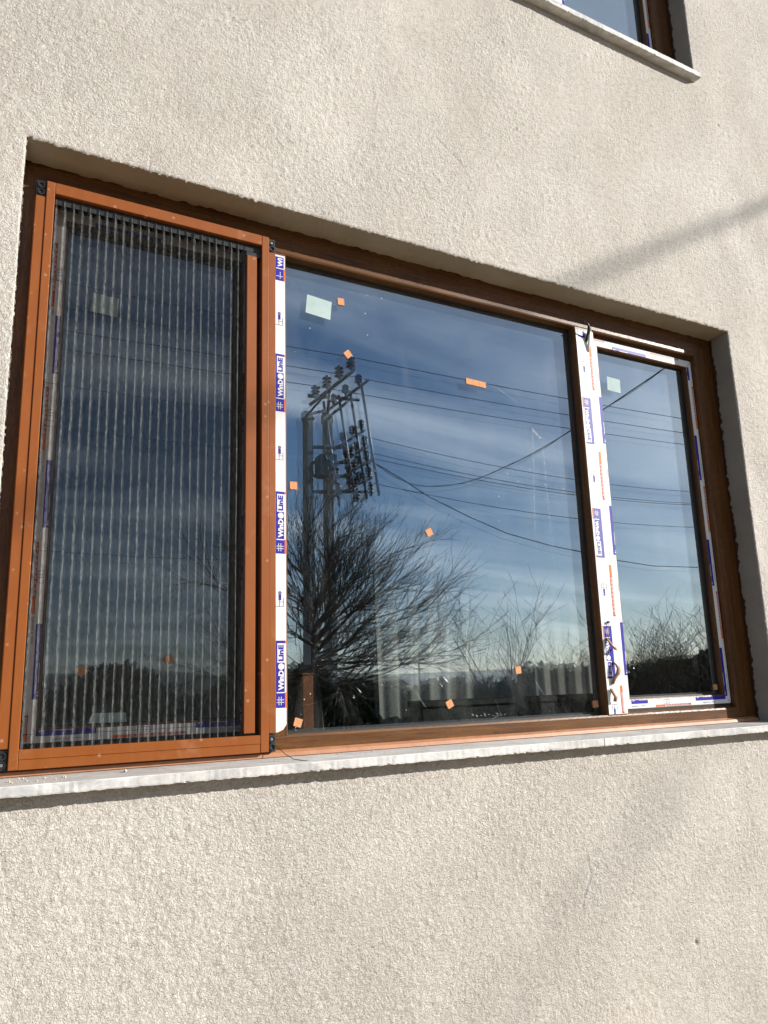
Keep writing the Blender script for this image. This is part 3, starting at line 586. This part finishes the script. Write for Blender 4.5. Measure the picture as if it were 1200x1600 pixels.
def drip(parent, pts, w, y):
    s = MB(); n = len(pts); vs = []
    for i, (x, z) in enumerate(pts): ww = w*(0.6+0.8*((i*37) % 5)/5); vs += [(x-ww, y-0.0003, z), (x+ww, y-0.0003, z)]
    s.add(vs, [(2*i, 2*i+1, 2*i+3, 2*i+2) for i in range(n-1)], 'paint_smear'); return s.build('paint_drip', parent)
def trail(a, b, n=14, k=0.0008): return [(a[0]+(b[0]-a[0])*i/n+k*math.sin(i*1.7), a[1]+(b[1]-a[1])*i/n) for i in range(n+1)]
drip(pm, trail((1.592, 0.765), (1.574, 0.452)), 0.0010, gm); drip(pm, trail((1.630, 0.755), (1.636, 0.444)), 0.0010, gm); drip(pm, trail((1.637, 0.44), (1.641, 0.349), 6), 0.0008, gm)
drip(pm, trail((1.568, 0.771), (1.653, 0.774), 8, 0.0), 0.004, gm); drip(pm, trail((1.590, 0.780), (1.625, 0.750), 6), 0.007, gm)
drip(pm, trail((1.120, -0.019), (1.152, -0.065), 5), 0.0009, gm); drip(pm, trail((1.531, -0.002), (1.563, -0.045), 5), 0.0009, gm); drip(pm, trail((1.459, 0.898), (1.539, 0.861), 8), 0.0022, gm); drip(pm, trail((1.10, 0.845), (1.17, 0.842), 8, 0.003), 0.006, gm)
for k in range(9): drip(pm, trail((1.30+0.014*k, -0.088-0.004*(k % 3)), (1.308+0.014*k, -0.094-0.004*(k % 2)), 3, 0.002), 0.0026, gm)
pad(pl, 0.2843, 0.9254, 0.062, 0.050, -0.06, gs, 'label_pale', 0.0004, 'glass_label'); 
s = MB(); s.prism([(0.290, -0.067), (0.374, -0.067), (0.370, -0.045), (0.300, -0.0435)], gs-0.0006, gs-0.0002, 'label_pale'); s.build('glass_label', pl)
for x, z, r in ((0.2721, 0.048, 0.72), (0.4627, 0.0706, 0.55)): pad(pl, x, z, 0.0205, 0.0205, r, gs)
pad(pr, 1.9805, 0.9938, 0.062, 0.050, -0.05, gs, 'label_pale', 0.0004, 'glass_label'); pad(pr, 2.318, -0.045, 0.018, 0.018, 0.1, gs)

# the window above: same make, seen only at its lower corner
def children(o): return [c for c in bpy.data.objects if c.parent == o]
def copy_tree(o, parent=None):
    c = o.copy(); C.objects.link(c); c.parent = parent
    for ch in children(o): copy_tree(ch, c)
    return c
up = copy_tree(win); up.location.z += UP; up['label'] = 'upper-storey brown window showing only its lower right corner'; 

for o_ in (house, win, up): o_['kind'] = 'thing'
# ---------------------------------------------------------------- marble sills
def slab(parent, x0, x1, dz, seed):
    rr = random.Random(seed); n = max(8, int((x1-x0)/0.008)); s = MB(H0+dz); vs = []; fs = []
    for i in range(n+1):
        x = x0+(x1-x0)*i/n; r = rr.uniform(-1, 1); e = rr.uniform(0, 1)
        f = -0.035+0.0004*rr.uniform(-1, 1)
        vs += [(x, 0.0835, -0.161), (x, f+0.0012, -0.1678), (x, f, -0.1692+0.0004*r), (x, f+0.0003, -0.1855+0.0005*r), (x, f+0.001+(0.004 if r > 0.93 else 0), -0.1875-0.0018*e), (x, f+0.006, -0.188-0.0018*e), (x, 0.0835, -0.184)]
    for i in range(n):
        a = i*7
        for k in range(7): fs.append((a+k, a+(k+1) % 7, a+7+(k+1) % 7, a+7+k))
    fs += [tuple(range(6, -1, -1)), tuple(range(n*7, n*7+7))]
    s.add(vs, fs, 'marble'); s.mid('marble_dusty')
    for i in range(n): s.mi[i*7] = 1
    return s.build('slab', parent)
sill = empty('window_sill', (1.27, 0.02, H0-0.18), 'long weathered white marble sill of two slabs under the wide window', 'window sill')
slab(sill, 0.045, 1.6405, 0, 1); slab(sill, 1.6425, 2.62, 0, 2)
sill2 = empty('window_sill', (1.27, 0.02, H0+UP-0.18), 'white marble sill under the upper window, seen from below', 'window sill')
slab(sill2, 0.045, 1.40, UP, 3); slab(sill2, 1.402, 2.4555, UP, 4)
for o_ in (sill, sill2): o_['kind'] = 'thing'
# crumbs of render left on the sill
rr = random.Random(5); s = MB(); spots = [(0.355, 0.030, 0.0045), (0.95, 0.045, 0.003), (0.86, 0.052, 0.003), (1.86, 0.03, 0.0025), (2.06, -0.028, 0.003), (2.1, 0.055, 0.003)]
spots += [(rr.uniform(0.13, 0.24), rr.uniform(-0.02, 0.045), rr.uniform(0.001, 0.003)) for _ in range(22)]+[(rr.uniform(0.1, 2.4), rr.uniform(-0.03, 0.06), rr.uniform(0.0006, 0.0018)) for _ in range(90)]
for x, y, r in spots:
    z = -0.161-(0.0835-y)/0.1185*0.007+r*0.5; vs = [(x+r*a*rr.uniform(0.6, 1.3), y+r*b*rr.uniform(0.6, 1.3), z+r*c*rr.uniform(0.6, 1.1)) for a, b, c in ((1, 0, 0), (-1, 0, 0), (0, 1, 0), (0, -1, 0), (0, 0, 1), (0, 0, -1))]
    s.add(vs, [(0, 2, 4), (2, 1, 4), (1, 3, 4), (3, 0, 4), (2, 0, 5), (1, 2, 5), (3, 1, 5), (0, 3, 5)], 'mortar')
tag(s.build('render_crumbs'), 'pale crumbs of render scattered on the marble sill', 'debris', kind='stuff')

# ---------------------------------------------------------------- pleated insect screen
scr = empty('insect_screen', (0.405, 0.07, H0-0.148), 'orange aluminium framed pleated insect screen over the left light', 'insect screen')
F0, F1 = 0.0545, 0.0846
zi0, zi1, zo0, zo1 = -0.108, 1.148, -0.1475, 1.177
def post(xo0, xo1, xi0, xi1):
    s = MB(); s.box(xi0, xi1, F0, F1, zo0+0.0003, zo1-0.0003, 'orange_paint', 0.0012); s.box(xo0, xo1, F0+0.0022, F1, zo0+0.042, zo1-0.042, 'orange_paint', 0.0012); return s
post(0.110, 0.1318, 0.132, 0.1505).build('side_post', scr); post(0.6827, 0.7014, 0.6624, 0.6825).build('side_post', scr)
s = MB(); s.box(0.1507, 0.6622, F0+0.0002, F1, zi1, zo1, 'orange_paint', 0.0012); s.box(0.152, 0.661, F0+0.012, F0+0.0125, zi1-0.02, zi1, 'black_plastic'); s.build('top_rail', scr)
s = MB(); s.box(0.1507, 0.6622, F0+0.0002, F1, -0.1275, zi0, 'orange_paint', 0.001); s.box(0.1507, 0.6622, F0+0.0008, F1, zo0, -0.1278, 'orange_paint', 0.001); s.build('bottom_rail', scr)
for x0, x1 in ((0.110, 0.1316), (0.6829, 0.7012)):
    for z0 in (zo0, zo1-0.0415):
        s = MB(); s.box(x0, x1, F0+0.006, F1, z0, z0+0.041, 'black_plastic', 0.001)
        for hz in (0.0115, 0.029):
            cx, cz, r = (x0+x1)/2, z0+hz, 0.0078
            y = F0+0.0055
            s.add([(cx+rad*math.cos(a*math.pi/8), yy, cz+rad*math.sin(a*math.pi/8)) for rad, yy in ((r, F0+0.0062), (r, F0+0.003), (r*0.72, F0+0.003), (r*0.66, F0+0.0058)) for a in range(16)],
                  [(k*16+a, k*16+(a+1) % 16, (k+1)*16+(a+1) % 16, (k+1)*16+a) for k in range(3) for a in range(16)]+[tuple(48+a for a in range(16))], 'black_plastic')
        if x0 > 0.5 or z0 < 0: s.add([(cx+0.0035*math.cos(a*math.pi/6), F0+0.0045, cz-0.0175*(z0 < 0 and x0 < 0.5)+0.0035*math.sin(a*math.pi/6)) for a in range(12)], [tuple(range(12))], 'galvanised')
        s.build('corner_cap', scr)
s = MB(); s.box(0.6227, 0.6497, F0+0.004, F1-0.008, -0.103, 1.113, 'orange_paint', 0.0012); s.box(0.6225, 0.6600, F0+0.014, F1-0.004, -0.1078, -0.1032, 'black_plastic'); s.box(0.6225, 0.6600, F0+0.008, F1-0.004, 1.1132, 1.1245, 'black_plastic'); s.box(0.6502, 0.6618, F1-0.007, F1-0.004, -0.105, 1.146, 'black_plastic'); s.build('pull_bar', scr)
# zigzag fabric
NP = 24; pit = (0.6195-0.1535)/NP; dep = pit/2*1.55; ya = F0+0.0085; zrow = np.linspace(-0.112, 1.140, 46)
base = [0.1535+pit*0.5*k for k in range(2*NP+1)]
P = np.zeros((len(zrow), len(base), 3))
wob = RNG.standard_normal((6, len(base)))
for j, z in enumerate(zrow):
    for k, x in enumerate(base):
        wv = sum(wob[q, k]*math.sin(z*(2.5+3*q)+q*1.7+k*0.6)/(q+1) for q in range(5))*0.0009
        P[j, k] = (x+wv, ya+(dep if k % 2 else 0)+wv*0.3, z+H0)
link('pleated_mesh', grid_mesh('pleated_mesh', P, np.ones((len(zrow)-1, len(base)-1), bool), 'mesh_fabric', False), scr)
for z in (0.937, 0.684, 0.583, 0.302, -0.079):
    s = MB(); s.tube([(0.151+0.470*i/12, ya+dep*0.5, z-0.003*math.sin(math.pi*i/12)) for i in range(13)], 0.0005, 'black_plastic', 5); s.build('cord', scr)
s = MB(); s.tube([(0.6995, 0.062, -0.132), (0.706, 0.050, -0.140), (0.716, 0.038, -0.152), (0.728, 0.015, -0.1632), (0.742, -0.005, -0.1655), (0.751, -0.012, -0.1662)], 0.0008, 'black_plastic', 5); tag(s.build('cord', scr), 'loose dark cord end lying on the sill')

# ---------------------------------------------------------------- things inside the room
nx_ = 260; xs_ = np.linspace(1.10, 1.93, nx_); zs_ = np.linspace(-0.30, 1.20, 30); P = np.zeros((30, nx_, 3)); rr = random.Random(3); phs = [rr.uniform(0, 6) for _ in range(5)]
for j, z in enumerate(zs_):
    for i, x in enumerate(xs_):
        f = 0.0065*math.sin(x*92+1.6*math.sin(x*9+phs[0]))+0.006*math.sin(x*31+phs[1]+0.4*z)+0.0016*math.sin(x*190+phs[2])
        P[j, i] = (x+0.006*math.sin(z*3+x*9), 0.285+f, z+H0)
cur = tag(link('curtain', grid_mesh('curtain', P, np.ones((29, nx_-1), bool), 'sheer')), 'sheer cream curtain hanging inside behind the big pane', 'curtain')
def crate(x0, x1, y0, y1, z1, label):
    e = empty('storage_box', ((x0+x1)/2, (y0+y1)/2, H0-0.206), label, 'box', 'dark boxes on the inner ledge')
    s = MB(); s.box(x0, x1, y0, y1, -0.206, z1-0.02, 'dark_box', 0.004); s.build('body', e)
    s = MB(); s.box(x0-0.004, x1+0.004, y0-0.004, y1+0.004, z1-0.0195, z1, 'dark_box', 0.004); s.build('lid', e)
crate(1.17, 1.49, 0.165, 0.235, -0.050, 'dark box on the inner ledge behind the middle of the big pane')
crate(1.585, 1.84, 0.165, 0.235, -0.050, 'small dark box on the inner ledge beside the white mullion')
w_ = empty('wooden_post', (0.905, 0.38, H0-1.15), 'brown varnished wooden post standing inside behind the big pane', 'post')
s = MB(); s.box(0.888, 0.924, 0.34, 0.40, -1.15, 0.030, 'varnished_wood', 0.004); s.build('shaft', w_); s = MB(); s.box(0.887, 0.925, 0.339, 0.401, 0.0305, 0.036, 'varnished_wood', 0.002); s.build('cap', w_)

# ---------------------------------------------------------------- the street side, seen mirrored in the panes
T0 = 22.0                                   # depth of the pole line behind the glass image
def at(u, w, t): return (u*t, 1.95-t, w*t)  # point (height relative to the eye) whose mirror image lies along (u, w)
# twin-pole transformer structure
pole = empty('utility_pole', (9.8, 1.95-T0, 0), 'twin concrete power pole with steel crossarms and insulators, mirrored in the big pane', 'power pole')
yA = 1.95-T0
def conc(x, z1, r0=0.22, r1=0.165):
    s = MB(0); s.lathe((x, yA, 0), [(r0, 0), (r0*0.96, 2), (r1*1.08, z1*0.6), (r1, z1-0.25), (r1*1.25, z1-0.24), (r1*1.25, z1)], 'concrete', 14); return s.build('shaft', pole)
conc(9.63, 10.1); conc(10.32, 10.1)
def arm(p, q, r=0.06, m='galvanised'):
    s = MB(0); s.tube([p, q], r, m, 4); return s.build('crossarm', pole)
def insul(x, y, z, h=0.42, r=0.13):
    s = MB(0); pr_ = [(0.035, 0)]
    for k in range(3): b = 0.08+k*(h-0.1)/3; pr_ += [(0.05, b), (r, b+0.03), (r*0.85, b+0.06), (0.05, b+0.09)]
    pr_ += [(0.06, h-0.02), (0.05, h)]; s.lathe((x, y, z), pr_, 'porcelain', 10); return s.build('insulator', pole)
hz = 10.65
arm((10.0, yA-0.6, hz), (10.0, yA+2.6, hz), 0.075); arm((10.45, yA-0.6, hz-0.25), (10.45, yA+2.6, hz-0.25), 0.06); arm((9.6, yA+0.1, hz), (11.3, yA+0.4, hz+0.02), 0.06)
for dy in (-0.2, 0.7, 1.6, 2.4): insul(10.0, yA+dy, hz+0.07, 0.46, 0.16)
for dy in (0.2, 1.1, 2.0): insul(10.45, yA+dy, hz-0.2, 0.36, 0.13)
arm((9.63, yA, 10.05), (10.0, yA+0.9, hz), 0.05); arm((10.32, yA, 10.05), (10.0, yA+0.9, hz), 0.05); arm((9.63, yA, 10.05), (10.45, yA-0.2, hz-0.25), 0.05); arm((10.32, yA, 10.05), (11.0, yA+0.3, hz), 0.045)
for i, (xa, dy) in enumerate(((10.1, 0.2), (10.3, 0.9), (10.45, 1.4), (10.6, 1.9))): arm((xa, yA+dy, hz-0.15), (xa+0.5, yA+dy, 7.1), 0.042, 'galvanised')
for k, (zl, xl) in enumerate(((9.05, 10.6), (8.55, 10.7), (8.1, 10.75), (7.6, 10.8))):
    arm((9.7, yA+0.1, zl-0.1), (xl+0.9, yA+0.5, zl), 0.055); arm((xl, yA-0.5, zl), (xl, yA+2.0, zl), 0.055)
    for dy in (-0.3, 0.5, 1.2, 1.8): insul(xl, yA+dy, zl+0.05, 0.34, 0.11)
    for dy in (0.1, 1.0): insul(xl+0.5, yA+dy, zl-0.3, 0.45, 0.10)
s = MB(0); s.box(9.75, 10.2, yA+0.2, yA+0.7, 7.9, 8.6, 'galvanised', 0.03); s.build('switch_box', pole)
p2 = empty('utility_pole', (29.25, yA, 0), 'plain concrete pole farther along the power line', 'power pole')
s = MB(0); s.lathe((29.25, yA, 0), [(0.2, 0), (0.14, 12.4), (0.17, 12.45), (0.17, 12.7)], 'concrete', 12); s.build('shaft', p2)
s = MB(0); s.tube([(29.25, yA-0.6, 11.2), (29.25, yA+2.6, 11.2)], 0.07, 'galvanised', 4); s.build('crossarm', p2)
# wires along the line
def wire(name, pts, r, label, group=None, sides=5):
    s = MB(0); s.tube(pts, r, 'cable_black', sides); return tag(s.build(name), label, 'cable', group)
def span(a, b, sag, n=24): return [tuple(a[i]+(b[i]-a[i])*k/n-(4*sag*(k/n)*(1-k/n) if i == 2 else 0) for i in range(3)) for k in range(n+1)]
for dy, nm in ((-0.2, 'lowest'), (1.05, 'middle'), (2.4, 'topmost')):
    wire('power_line', span((-24, yA+dy, 11.3), (10.0, yA+dy, hz+0.50), 0.25)+span((10.0, yA+dy, hz+0.50), (29.25, yA+dy, 11.35), 0.12)[1:]+span((29.25, yA+dy, 11.35), (60.0, yA+dy, 11.3), 0.3)[1:], 0.014, nm+' of the three high bare wires crossing the top of the pole', 'high bare wires')
for i, (za, zb, dy) in enumerate(((9.45, 8.85, 0.5), (8.95, 8.35, 0.5), (8.5, 8.15, 1.2), (7.95, 7.35, 0.5))):
    wire('power_line', span((11.0, yA+dy, za), (29.25, yA+dy, zb+0.3), 0.45), 0.013, ('first', 'second', 'third', 'fourth')[i]+' from top of the lower wires running right from the pole', 'lower wires')
# service cable to the house: fitted parabola in plan line from the pole to the gable end of the wall
xw = 9.5; x0_, Y0_ = 0.532*T0, T0-1.95
CAB = (0.001583, -0.031568, 0.104985, 5.231584)
def zc1(Yv): return ((CAB[0]*Yv+CAB[1])*Yv+CAB[2])*Yv+CAB[3]
pts = [(xw+(x0_-xw)*Yv/Y0_, -Yv, zc1(Yv)+H0) for Yv in np.linspace(0.0, Y0_, 48)]
pts2 = [(x+0.02*math.sin(i*0.9), y, z+0.03*math.cos(i*0.9)) for i, (x, y, z) in enumerate(pts)]
wire('service_cable', pts, 0.0105, 'thick sagging service cable rising right from the pole to the house', 'service cables', 6)
wire('service_cable', pts2, 0.0055, 'thin strand wound round the thick service cable', 'service cables', 5)
c2 = [(.54, .326), (.591, .304), (.639, .28), (.712, .254), (.786, .232), (.874, .217), (.948, .209), (1.026, .199), (1.116, .193), (1.228, .196), (1.36, .215)]
wire('service_cable', [(u*T0, yA, w*T0+H0) for u, w in c2], 0.020, 'dark cable dropping right from the pole, lowest of the long cables', 'service cables', 6)
wire('service_cable', span((9.0, 0.0, 4.51+H0), (29.25, yA, 10.93+H0), 0.0), 0.013, 'unseen cable added to cast the faint lower shadow streak on the wall', 'service cables', 6)  # out of view, added for the soft streak it throws on the wall

# bare trees
def bare_tree(name, base, stems, height, label, spread, seed, lean=(0, 0), levels=4, r0=0.12, nb=(7, 6, 6), upness=0.5, trunk_h=None, tw=0.006, group=None, lens=(0.55, 0.5, 0.45)):
    rr = random.Random(seed); e = empty(name, (base[0], base[1], 0), label, 'tree', group)
    st = MB(0); br = MB(0)
    def grow(p, d, L, r, lev, mb):
        n = 7 if lev < 2 else 5; pts = [p.copy()]; q = p.copy(); dd = d.copy(); dirs = [dd.copy()]
        for i in range(n):
            dd = (dd+Vector((rr.gauss(0, 0.10), rr.gauss(0, 0.10), rr.gauss(0, 0.07)+0.10*upness*(1 if lev > 0 else 0.3)))).normalized(); q = q+dd*(L/n); pts.append(q.copy()); dirs.append(dd.copy())
        rads = [max(tw*0.7, r*(1-0.72*i/n)) for i in range(n+1)]
        mb.tube(pts, rads, 'bark' if lev == 0 else 'twig', 7 if lev == 0 else (5 if lev == 1 else 3), False)
        if lev >= levels: return
        k = nb[min(lev, len(nb)-1)]
        for j in range(k):
            f = rr.uniform(0.42 if lev == 0 else 0.18, 1.0); i = min(n-1, int(f*n)); pp = pts[i].lerp(pts[i+1], f*n-i) if i+1 <= n else pts[-1]
            az = rr.uniform(0, 2*math.pi); side = Vector((math.cos(az)+lean[0], math.sin(az)+lean[1], rr.uniform(0.05, 0.6)*upness)).normalized()
            mixv = spread if lev == 0 else rr.uniform(0.35, 0.8)
            nd = (dirs[i]*(1-mixv)+side*mixv).normalized()
            grow(pp, nd, L*rr.uniform(0.75, 1.15)*lens[min(lev, len(lens)-1)], max(tw, rads[i]*rr.uniform(0.42, 0.62)), lev+1, br)
    for k in range(stems):
        az = rr.uniform(0, 6.28); off = Vector((base[0]+0.10*math.cos(az)*(stems > 1), base[1]+0.10*math.sin(az)*(stems > 1), 0))
        grow(off, Vector((lean[0]*0.15+(rr.gauss(0, 0.22) if stems > 1 else 0.03), rr.gauss(0, 0.16) if stems > 1 else 0, 1)).normalized(), trunk_h or height*0.6, r0, 0, st)
    st.build('trunk', e); br.build('branches', e); return e
def deviate(rr, d, ang, up=0.0):
    a = Vector((rr.gauss(0, 1), rr.gauss(0, 1), rr.gauss(0, 1))); a = (a-d*a.dot(d)).normalized()
    return (d*math.cos(ang)+a*math.sin(ang)+Vector((0, 0, up))).normalized()
def fan_tree(base, label, seed):
    rr = random.Random(seed); e = empty('bare_tree', (base[0], base[1], 0), label, 'tree'); st = MB(0); br = MB(0); tw = MB(0)
    tp = [Vector((base[0]+0.05*math.sin(i*0.9), base[1]+0.04*math.cos(i*1.3), i*0.40)) for i in range(9)]; st.tube(tp, [0.13*(1-0.09*i) for i in range(9)], 'bark', 9)
    def limb(mb, p, d, L, r, n, bend, wob, sides, rmin):
        pts = [p.copy()]; dirs = [d.copy()]; q = p.copy(); dd = d.copy()
        for i in range(n):
            dd = (dd+Vector((rr.gauss(0, wob), rr.gauss(0, wob), rr.gauss(0, wob)+bend))).normalized(); q = q+dd*(L/n); pts.append(q.copy()); dirs.append(dd.copy())
        mb.tube(pts, [max(rmin, r*(1-0.75*i/n)) for i in range(n+1)], 'twig', sides, False); return pts, dirs
    def pick(pts, f): n = len(pts)-1; i = min(n-1, int(f*n)); return pts[i].lerp(pts[i+1], f*n-i), i
    for k in range(40):
        f = 0.52+0.46*k/39; p = tp[0].lerp(tp[-1], f); el = math.radians(-3+66*((f-0.52)/0.46)**1.05+rr.gauss(0, 8)); az = rr.gauss(0.05, 0.75) if rr.random() < 0.75 else rr.uniform(1.5, 4.8)
        d = Vector((math.cos(az)*math.cos(el), math.sin(az)*math.cos(el), math.sin(el))); L = rr.uniform(2.5, 3.6)*(1.10-0.52*f)
        pts, dirs = limb(br, p, d, L, 0.036*(1.25-0.6*f), 8, 0.022, 0.06, 5, 0.008)
        for j in range(9):
            q, i = pick(pts, rr.uniform(0.15, 0.98)); p2, d2 = limb(br, q, deviate(rr, dirs[i], rr.uniform(0.3, 0.75), 0.06), L*rr.uniform(0.28, 0.5), 0.014, 5, 0.03, 0.07, 4, 0.005)
            for m in range(6):
                q2, i2 = pick(p2, rr.uniform(0.1, 1.0)); p3, d3 = limb(tw, q2, deviate(rr, d2[i2], rr.uniform(0.2, 0.65), 0.07), rr.uniform(0.4, 0.95), 0.0062, 4, 0.035, 0.06, 3, 0.0036)
                for _ in range(1):
                    q3, i3 = pick(p3, rr.uniform(0.2, 0.9)); limb(tw, q3, deviate(rr, d3[i3], rr.uniform(0.25, 0.6), 0.05), rr.uniform(0.25, 0.55), 0.0045, 3, 0.03, 0.05, 3, 0.0032)
    st.build('trunk', e); br.build('branches', e); tw.build('twigs', e)
fan_tree(at(0.447, 0, 14.0), 'large bare tree with fanned twigs in front of the twin power pole', 21)
st_ = at(0.757, 0, 12.0)
bare_tree('bare_sapling', st_, 6, 3.0, 'slender leafless sapling mirrored in front of the curtain', 0.35, 5, levels=2, r0=0.022, nb=(6, 4), upness=0.6, trunk_h=2.6, tw=0.005, lens=(0.42, 0.5))
for i, (u, t_, hh, sd, lb) in enumerate(((1.045, 10.0, 2.5, 8, 'leafless shrub at the left of the narrow right pane'), (1.12, 10.6, 2.1, 9, 'low leafless shrub in the middle of the narrow right pane'), (1.205, 9.6, 2.5, 10, 'leafless shrub at the right edge of the narrow right pane'), (0.90, 11.0, 2.05, 12, 'low leafless shrub beside the white mullion, behind the curtain'), (0.985, 10.5, 2.2, 14, 'leafless shrub hidden partly by the white mullion'))):
    b_ = at(u, 0, t_); bare_tree('bare_shrub', b_, 9, hh, lb, 0.45, sd, levels=2, r0=0.016, nb=(7, 5), upness=0.5, trunk_h=hh*0.82, tw=0.0042, group='leafless shrubs', lens=(0.42, 0.5))
# evergreen hedge and rounded bushes: leaves through a volume over dark stems
def leaf_cloud(name, parent, sampler, n, size, mat, seed, stretch=1.7):
    g = np.random.default_rng(seed); pts = sampler(g, n); n = len(pts)
    a = g.standard_normal((n, 3)); a /= np.linalg.norm(a, axis=1)[:, None]; b = np.cross(a, g.standard_normal((n, 3))); b /= np.linalg.norm(b, axis=1)[:, None]
    s_ = size*g.uniform(0.6, 1.3, n)[:, None]; L = a*s_*stretch/2; W = b*s_*0.45; nrm = np.cross(a, b)*s_*0.12
    co = np.stack([pts-L, pts-W+nrm, pts+L, pts+W+nrm], 1).reshape(-1, 3); fc = np.arange(n*4).reshape(n, 4)
    return link(name, tri_mesh(name, co, fc, mat), parent)
def hedge(x0, x1, y0, y1, hfun, n, label, seed):
    e = empty('hedge', ((x0+x1)/2, (y0+y1)/2, 0), label, 'hedge'); s = MB(0); m = 60; yc = (y0+y1)/2
    for i in range(m):
        xa = x0+(x1-x0)*(i+0.5)/m; h = hfun(xa)*0.82; s.tube([(xa, yc, 0), (xa+0.05, yc+0.05, h*0.5), (xa+0.12*math.sin(i), yc-0.1, h)], [0.03, 0.022, 0.01], 'bark', 5)
    s.build('stems', e)
    def smp(g, k):
        x = g.uniform(x0, x1, k); h = np.array([hfun(v) for v in x]); z = h*np.sqrt(g.uniform(0.0, 1, k))+0.06*g.standard_normal(k); z = np.clip(z, 0.04, None)
        w = 1-0.35*(z/h)**3; y = yc+(y1-y0)/2*w*np.sign(g.standard_normal(k))*g.uniform(0.15, 1, k)**0.5; return np.stack([x, y, z], 1)
    leaf_cloud('foliage', e, smp, n, 0.10, 'leaf_dark', seed)
hf = lambda x: 1.46+0.10*math.sin(x*1.3)+0.07*math.sin(x*3.7+1)+0.42*math.exp(-((x-6.6)/1.3)**2)+0.05*math.sin(x*9)
hedge(-4.0, 13.0, -14.6, -13.4, hf, 42000, 'dark clipped evergreen hedge along the foot of the mirrored view', 3)
hedge(13.2, 24.0, -15.0, -13.6, lambda x: 1.85+0.14*math.sin(x*1.1)+0.08*math.sin(x*3.1), 26000, 'dark hedge across the foot of the narrow right pane', 4)
def bush(name, c, rx, ry, h, n, label, mat, seed, size=0.09, cat='bush'):
    e = empty(name, (c[0], c[1], 0), label, cat); s = MB(0); rr = random.Random(seed)
    for k in range(9): az = rr.uniform(0, 6.28); s.tube([(c[0], c[1], 0), (c[0]+rx*0.3*math.cos(az), c[1]+ry*0.3*math.sin(az), h*0.45), (c[0]+rx*0.65*math.cos(az), c[1]+ry*0.65*math.sin(az), h*0.8)], [0.04, 0.028, 0.01], 'bark', 5)
    s.build('stems', e)
    def smp(g, k):
        d = g.standard_normal((k, 3)); d /= np.linalg.norm(d, axis=1)[:, None]; r = g.uniform(0.05, 1, k)**0.4*(1+0.05*g.standard_normal(k)); d = d*r[:, None]
        return np.stack([c[0]+d[:, 0]*rx, c[1]+d[:, 1]*ry, np.clip(h*0.5+d[:, 2]*h*0.5, 0.04, None)], 1)
    leaf_cloud('foliage', e, smp, n, size, mat, seed)
lb_ = at(0.185, 0, 12.0); bush('round_bush', lb_, 0.95, 0.95, 1.97, 15000, 'large rounded evergreen bush mirrored behind the insect screen', 'leaf_conifer', 31, 0.08)
rb = at(1.255, 0, 11.0); bush('round_bush', rb, 0.75, 0.8, 2.1, 9000, 'dark evergreen bush at the right edge of the narrow pane', 'leaf_conifer', 32)
rb = at(0.632, 0, 60.0); bush('round_tree', rb, 0.95, 0.95, 1.95, 5000, 'small rounded tree beside the far wooden pole', 'leaf_conifer', 33, 0.13, 'tree')
for i, (u, w, h) in enumerate(((0.497, 0.9, 2.35), (0.512, 1.6, 2.2), (0.528, 1.2, 2.3))):
    rb = at(u, 0, 48.0+3*i); bush('far_tree', rb, w, w, h, 5000, ('left', 'middle', 'right')[i]+' one of three dark trees left of the far shed', 'leaf_conifer', 40+i, 0.14, 'tree')
# far shed and pole
hx, hy, _ = at(0.556, 0, 95.0)
hs = empty('shed', (hx, hy, 0), 'small far shed with a steep gable roof on the mirrored horizon', 'shed')
s = MB(0); s.prism([(hx-1.7, 0), (hx+1.7, 0), (hx+1.7, 1.5), (hx, 2.42), (hx-1.7, 1.5)], hy-4, hy+2.0, 'render_far'); s.build('wall', hs)
s = MB(0)
for sg in (-1, 1): s.add([(hx, hy+2.3, 2.62), (hx+sg*2.05, hy+2.3, 1.45), (hx+sg*2.05, hy-4.3, 1.45), (hx, hy-4.3, 2.62), (hx, hy+2.3, 2.50), (hx+sg*2.05, hy+2.3, 1.33), (hx+sg*2.05, hy-4.3, 1.33), (hx, hy-4.3, 2.50)], [(0, 1, 2, 3), (7, 6, 5, 4), (0, 4, 5, 1), (1, 5, 6, 2), (2, 6, 7, 3)], 'roof_tile')
s.build('roof', hs)
s = MB(0); s.box(hx-0.5, hx+0.5, hy+2.002, hy+2.05, 0.0, 1.3, 'dark_glass'); s.build('door', hs)
wx, wy, _ = at(0.609, 0, 90.0)
wp = empty('wooden_pole', (wx, wy, 0), 'far wooden pole with two short crossarms on the mirrored horizon', 'power pole')
s = MB(0); s.tube([(wx, wy, 0), (wx, wy, 5.5)], [0.16, 0.11], 'bark', 8); s.build('shaft', wp)
for z_, w_ in ((5.2, 0.7), (3.3, 0.9)): s = MB(0); s.box(wx-w_, wx+w_*0.6, wy-0.06, wy+0.06, z_, z_+0.13, 'bark'); s.build('crossarm', wp)
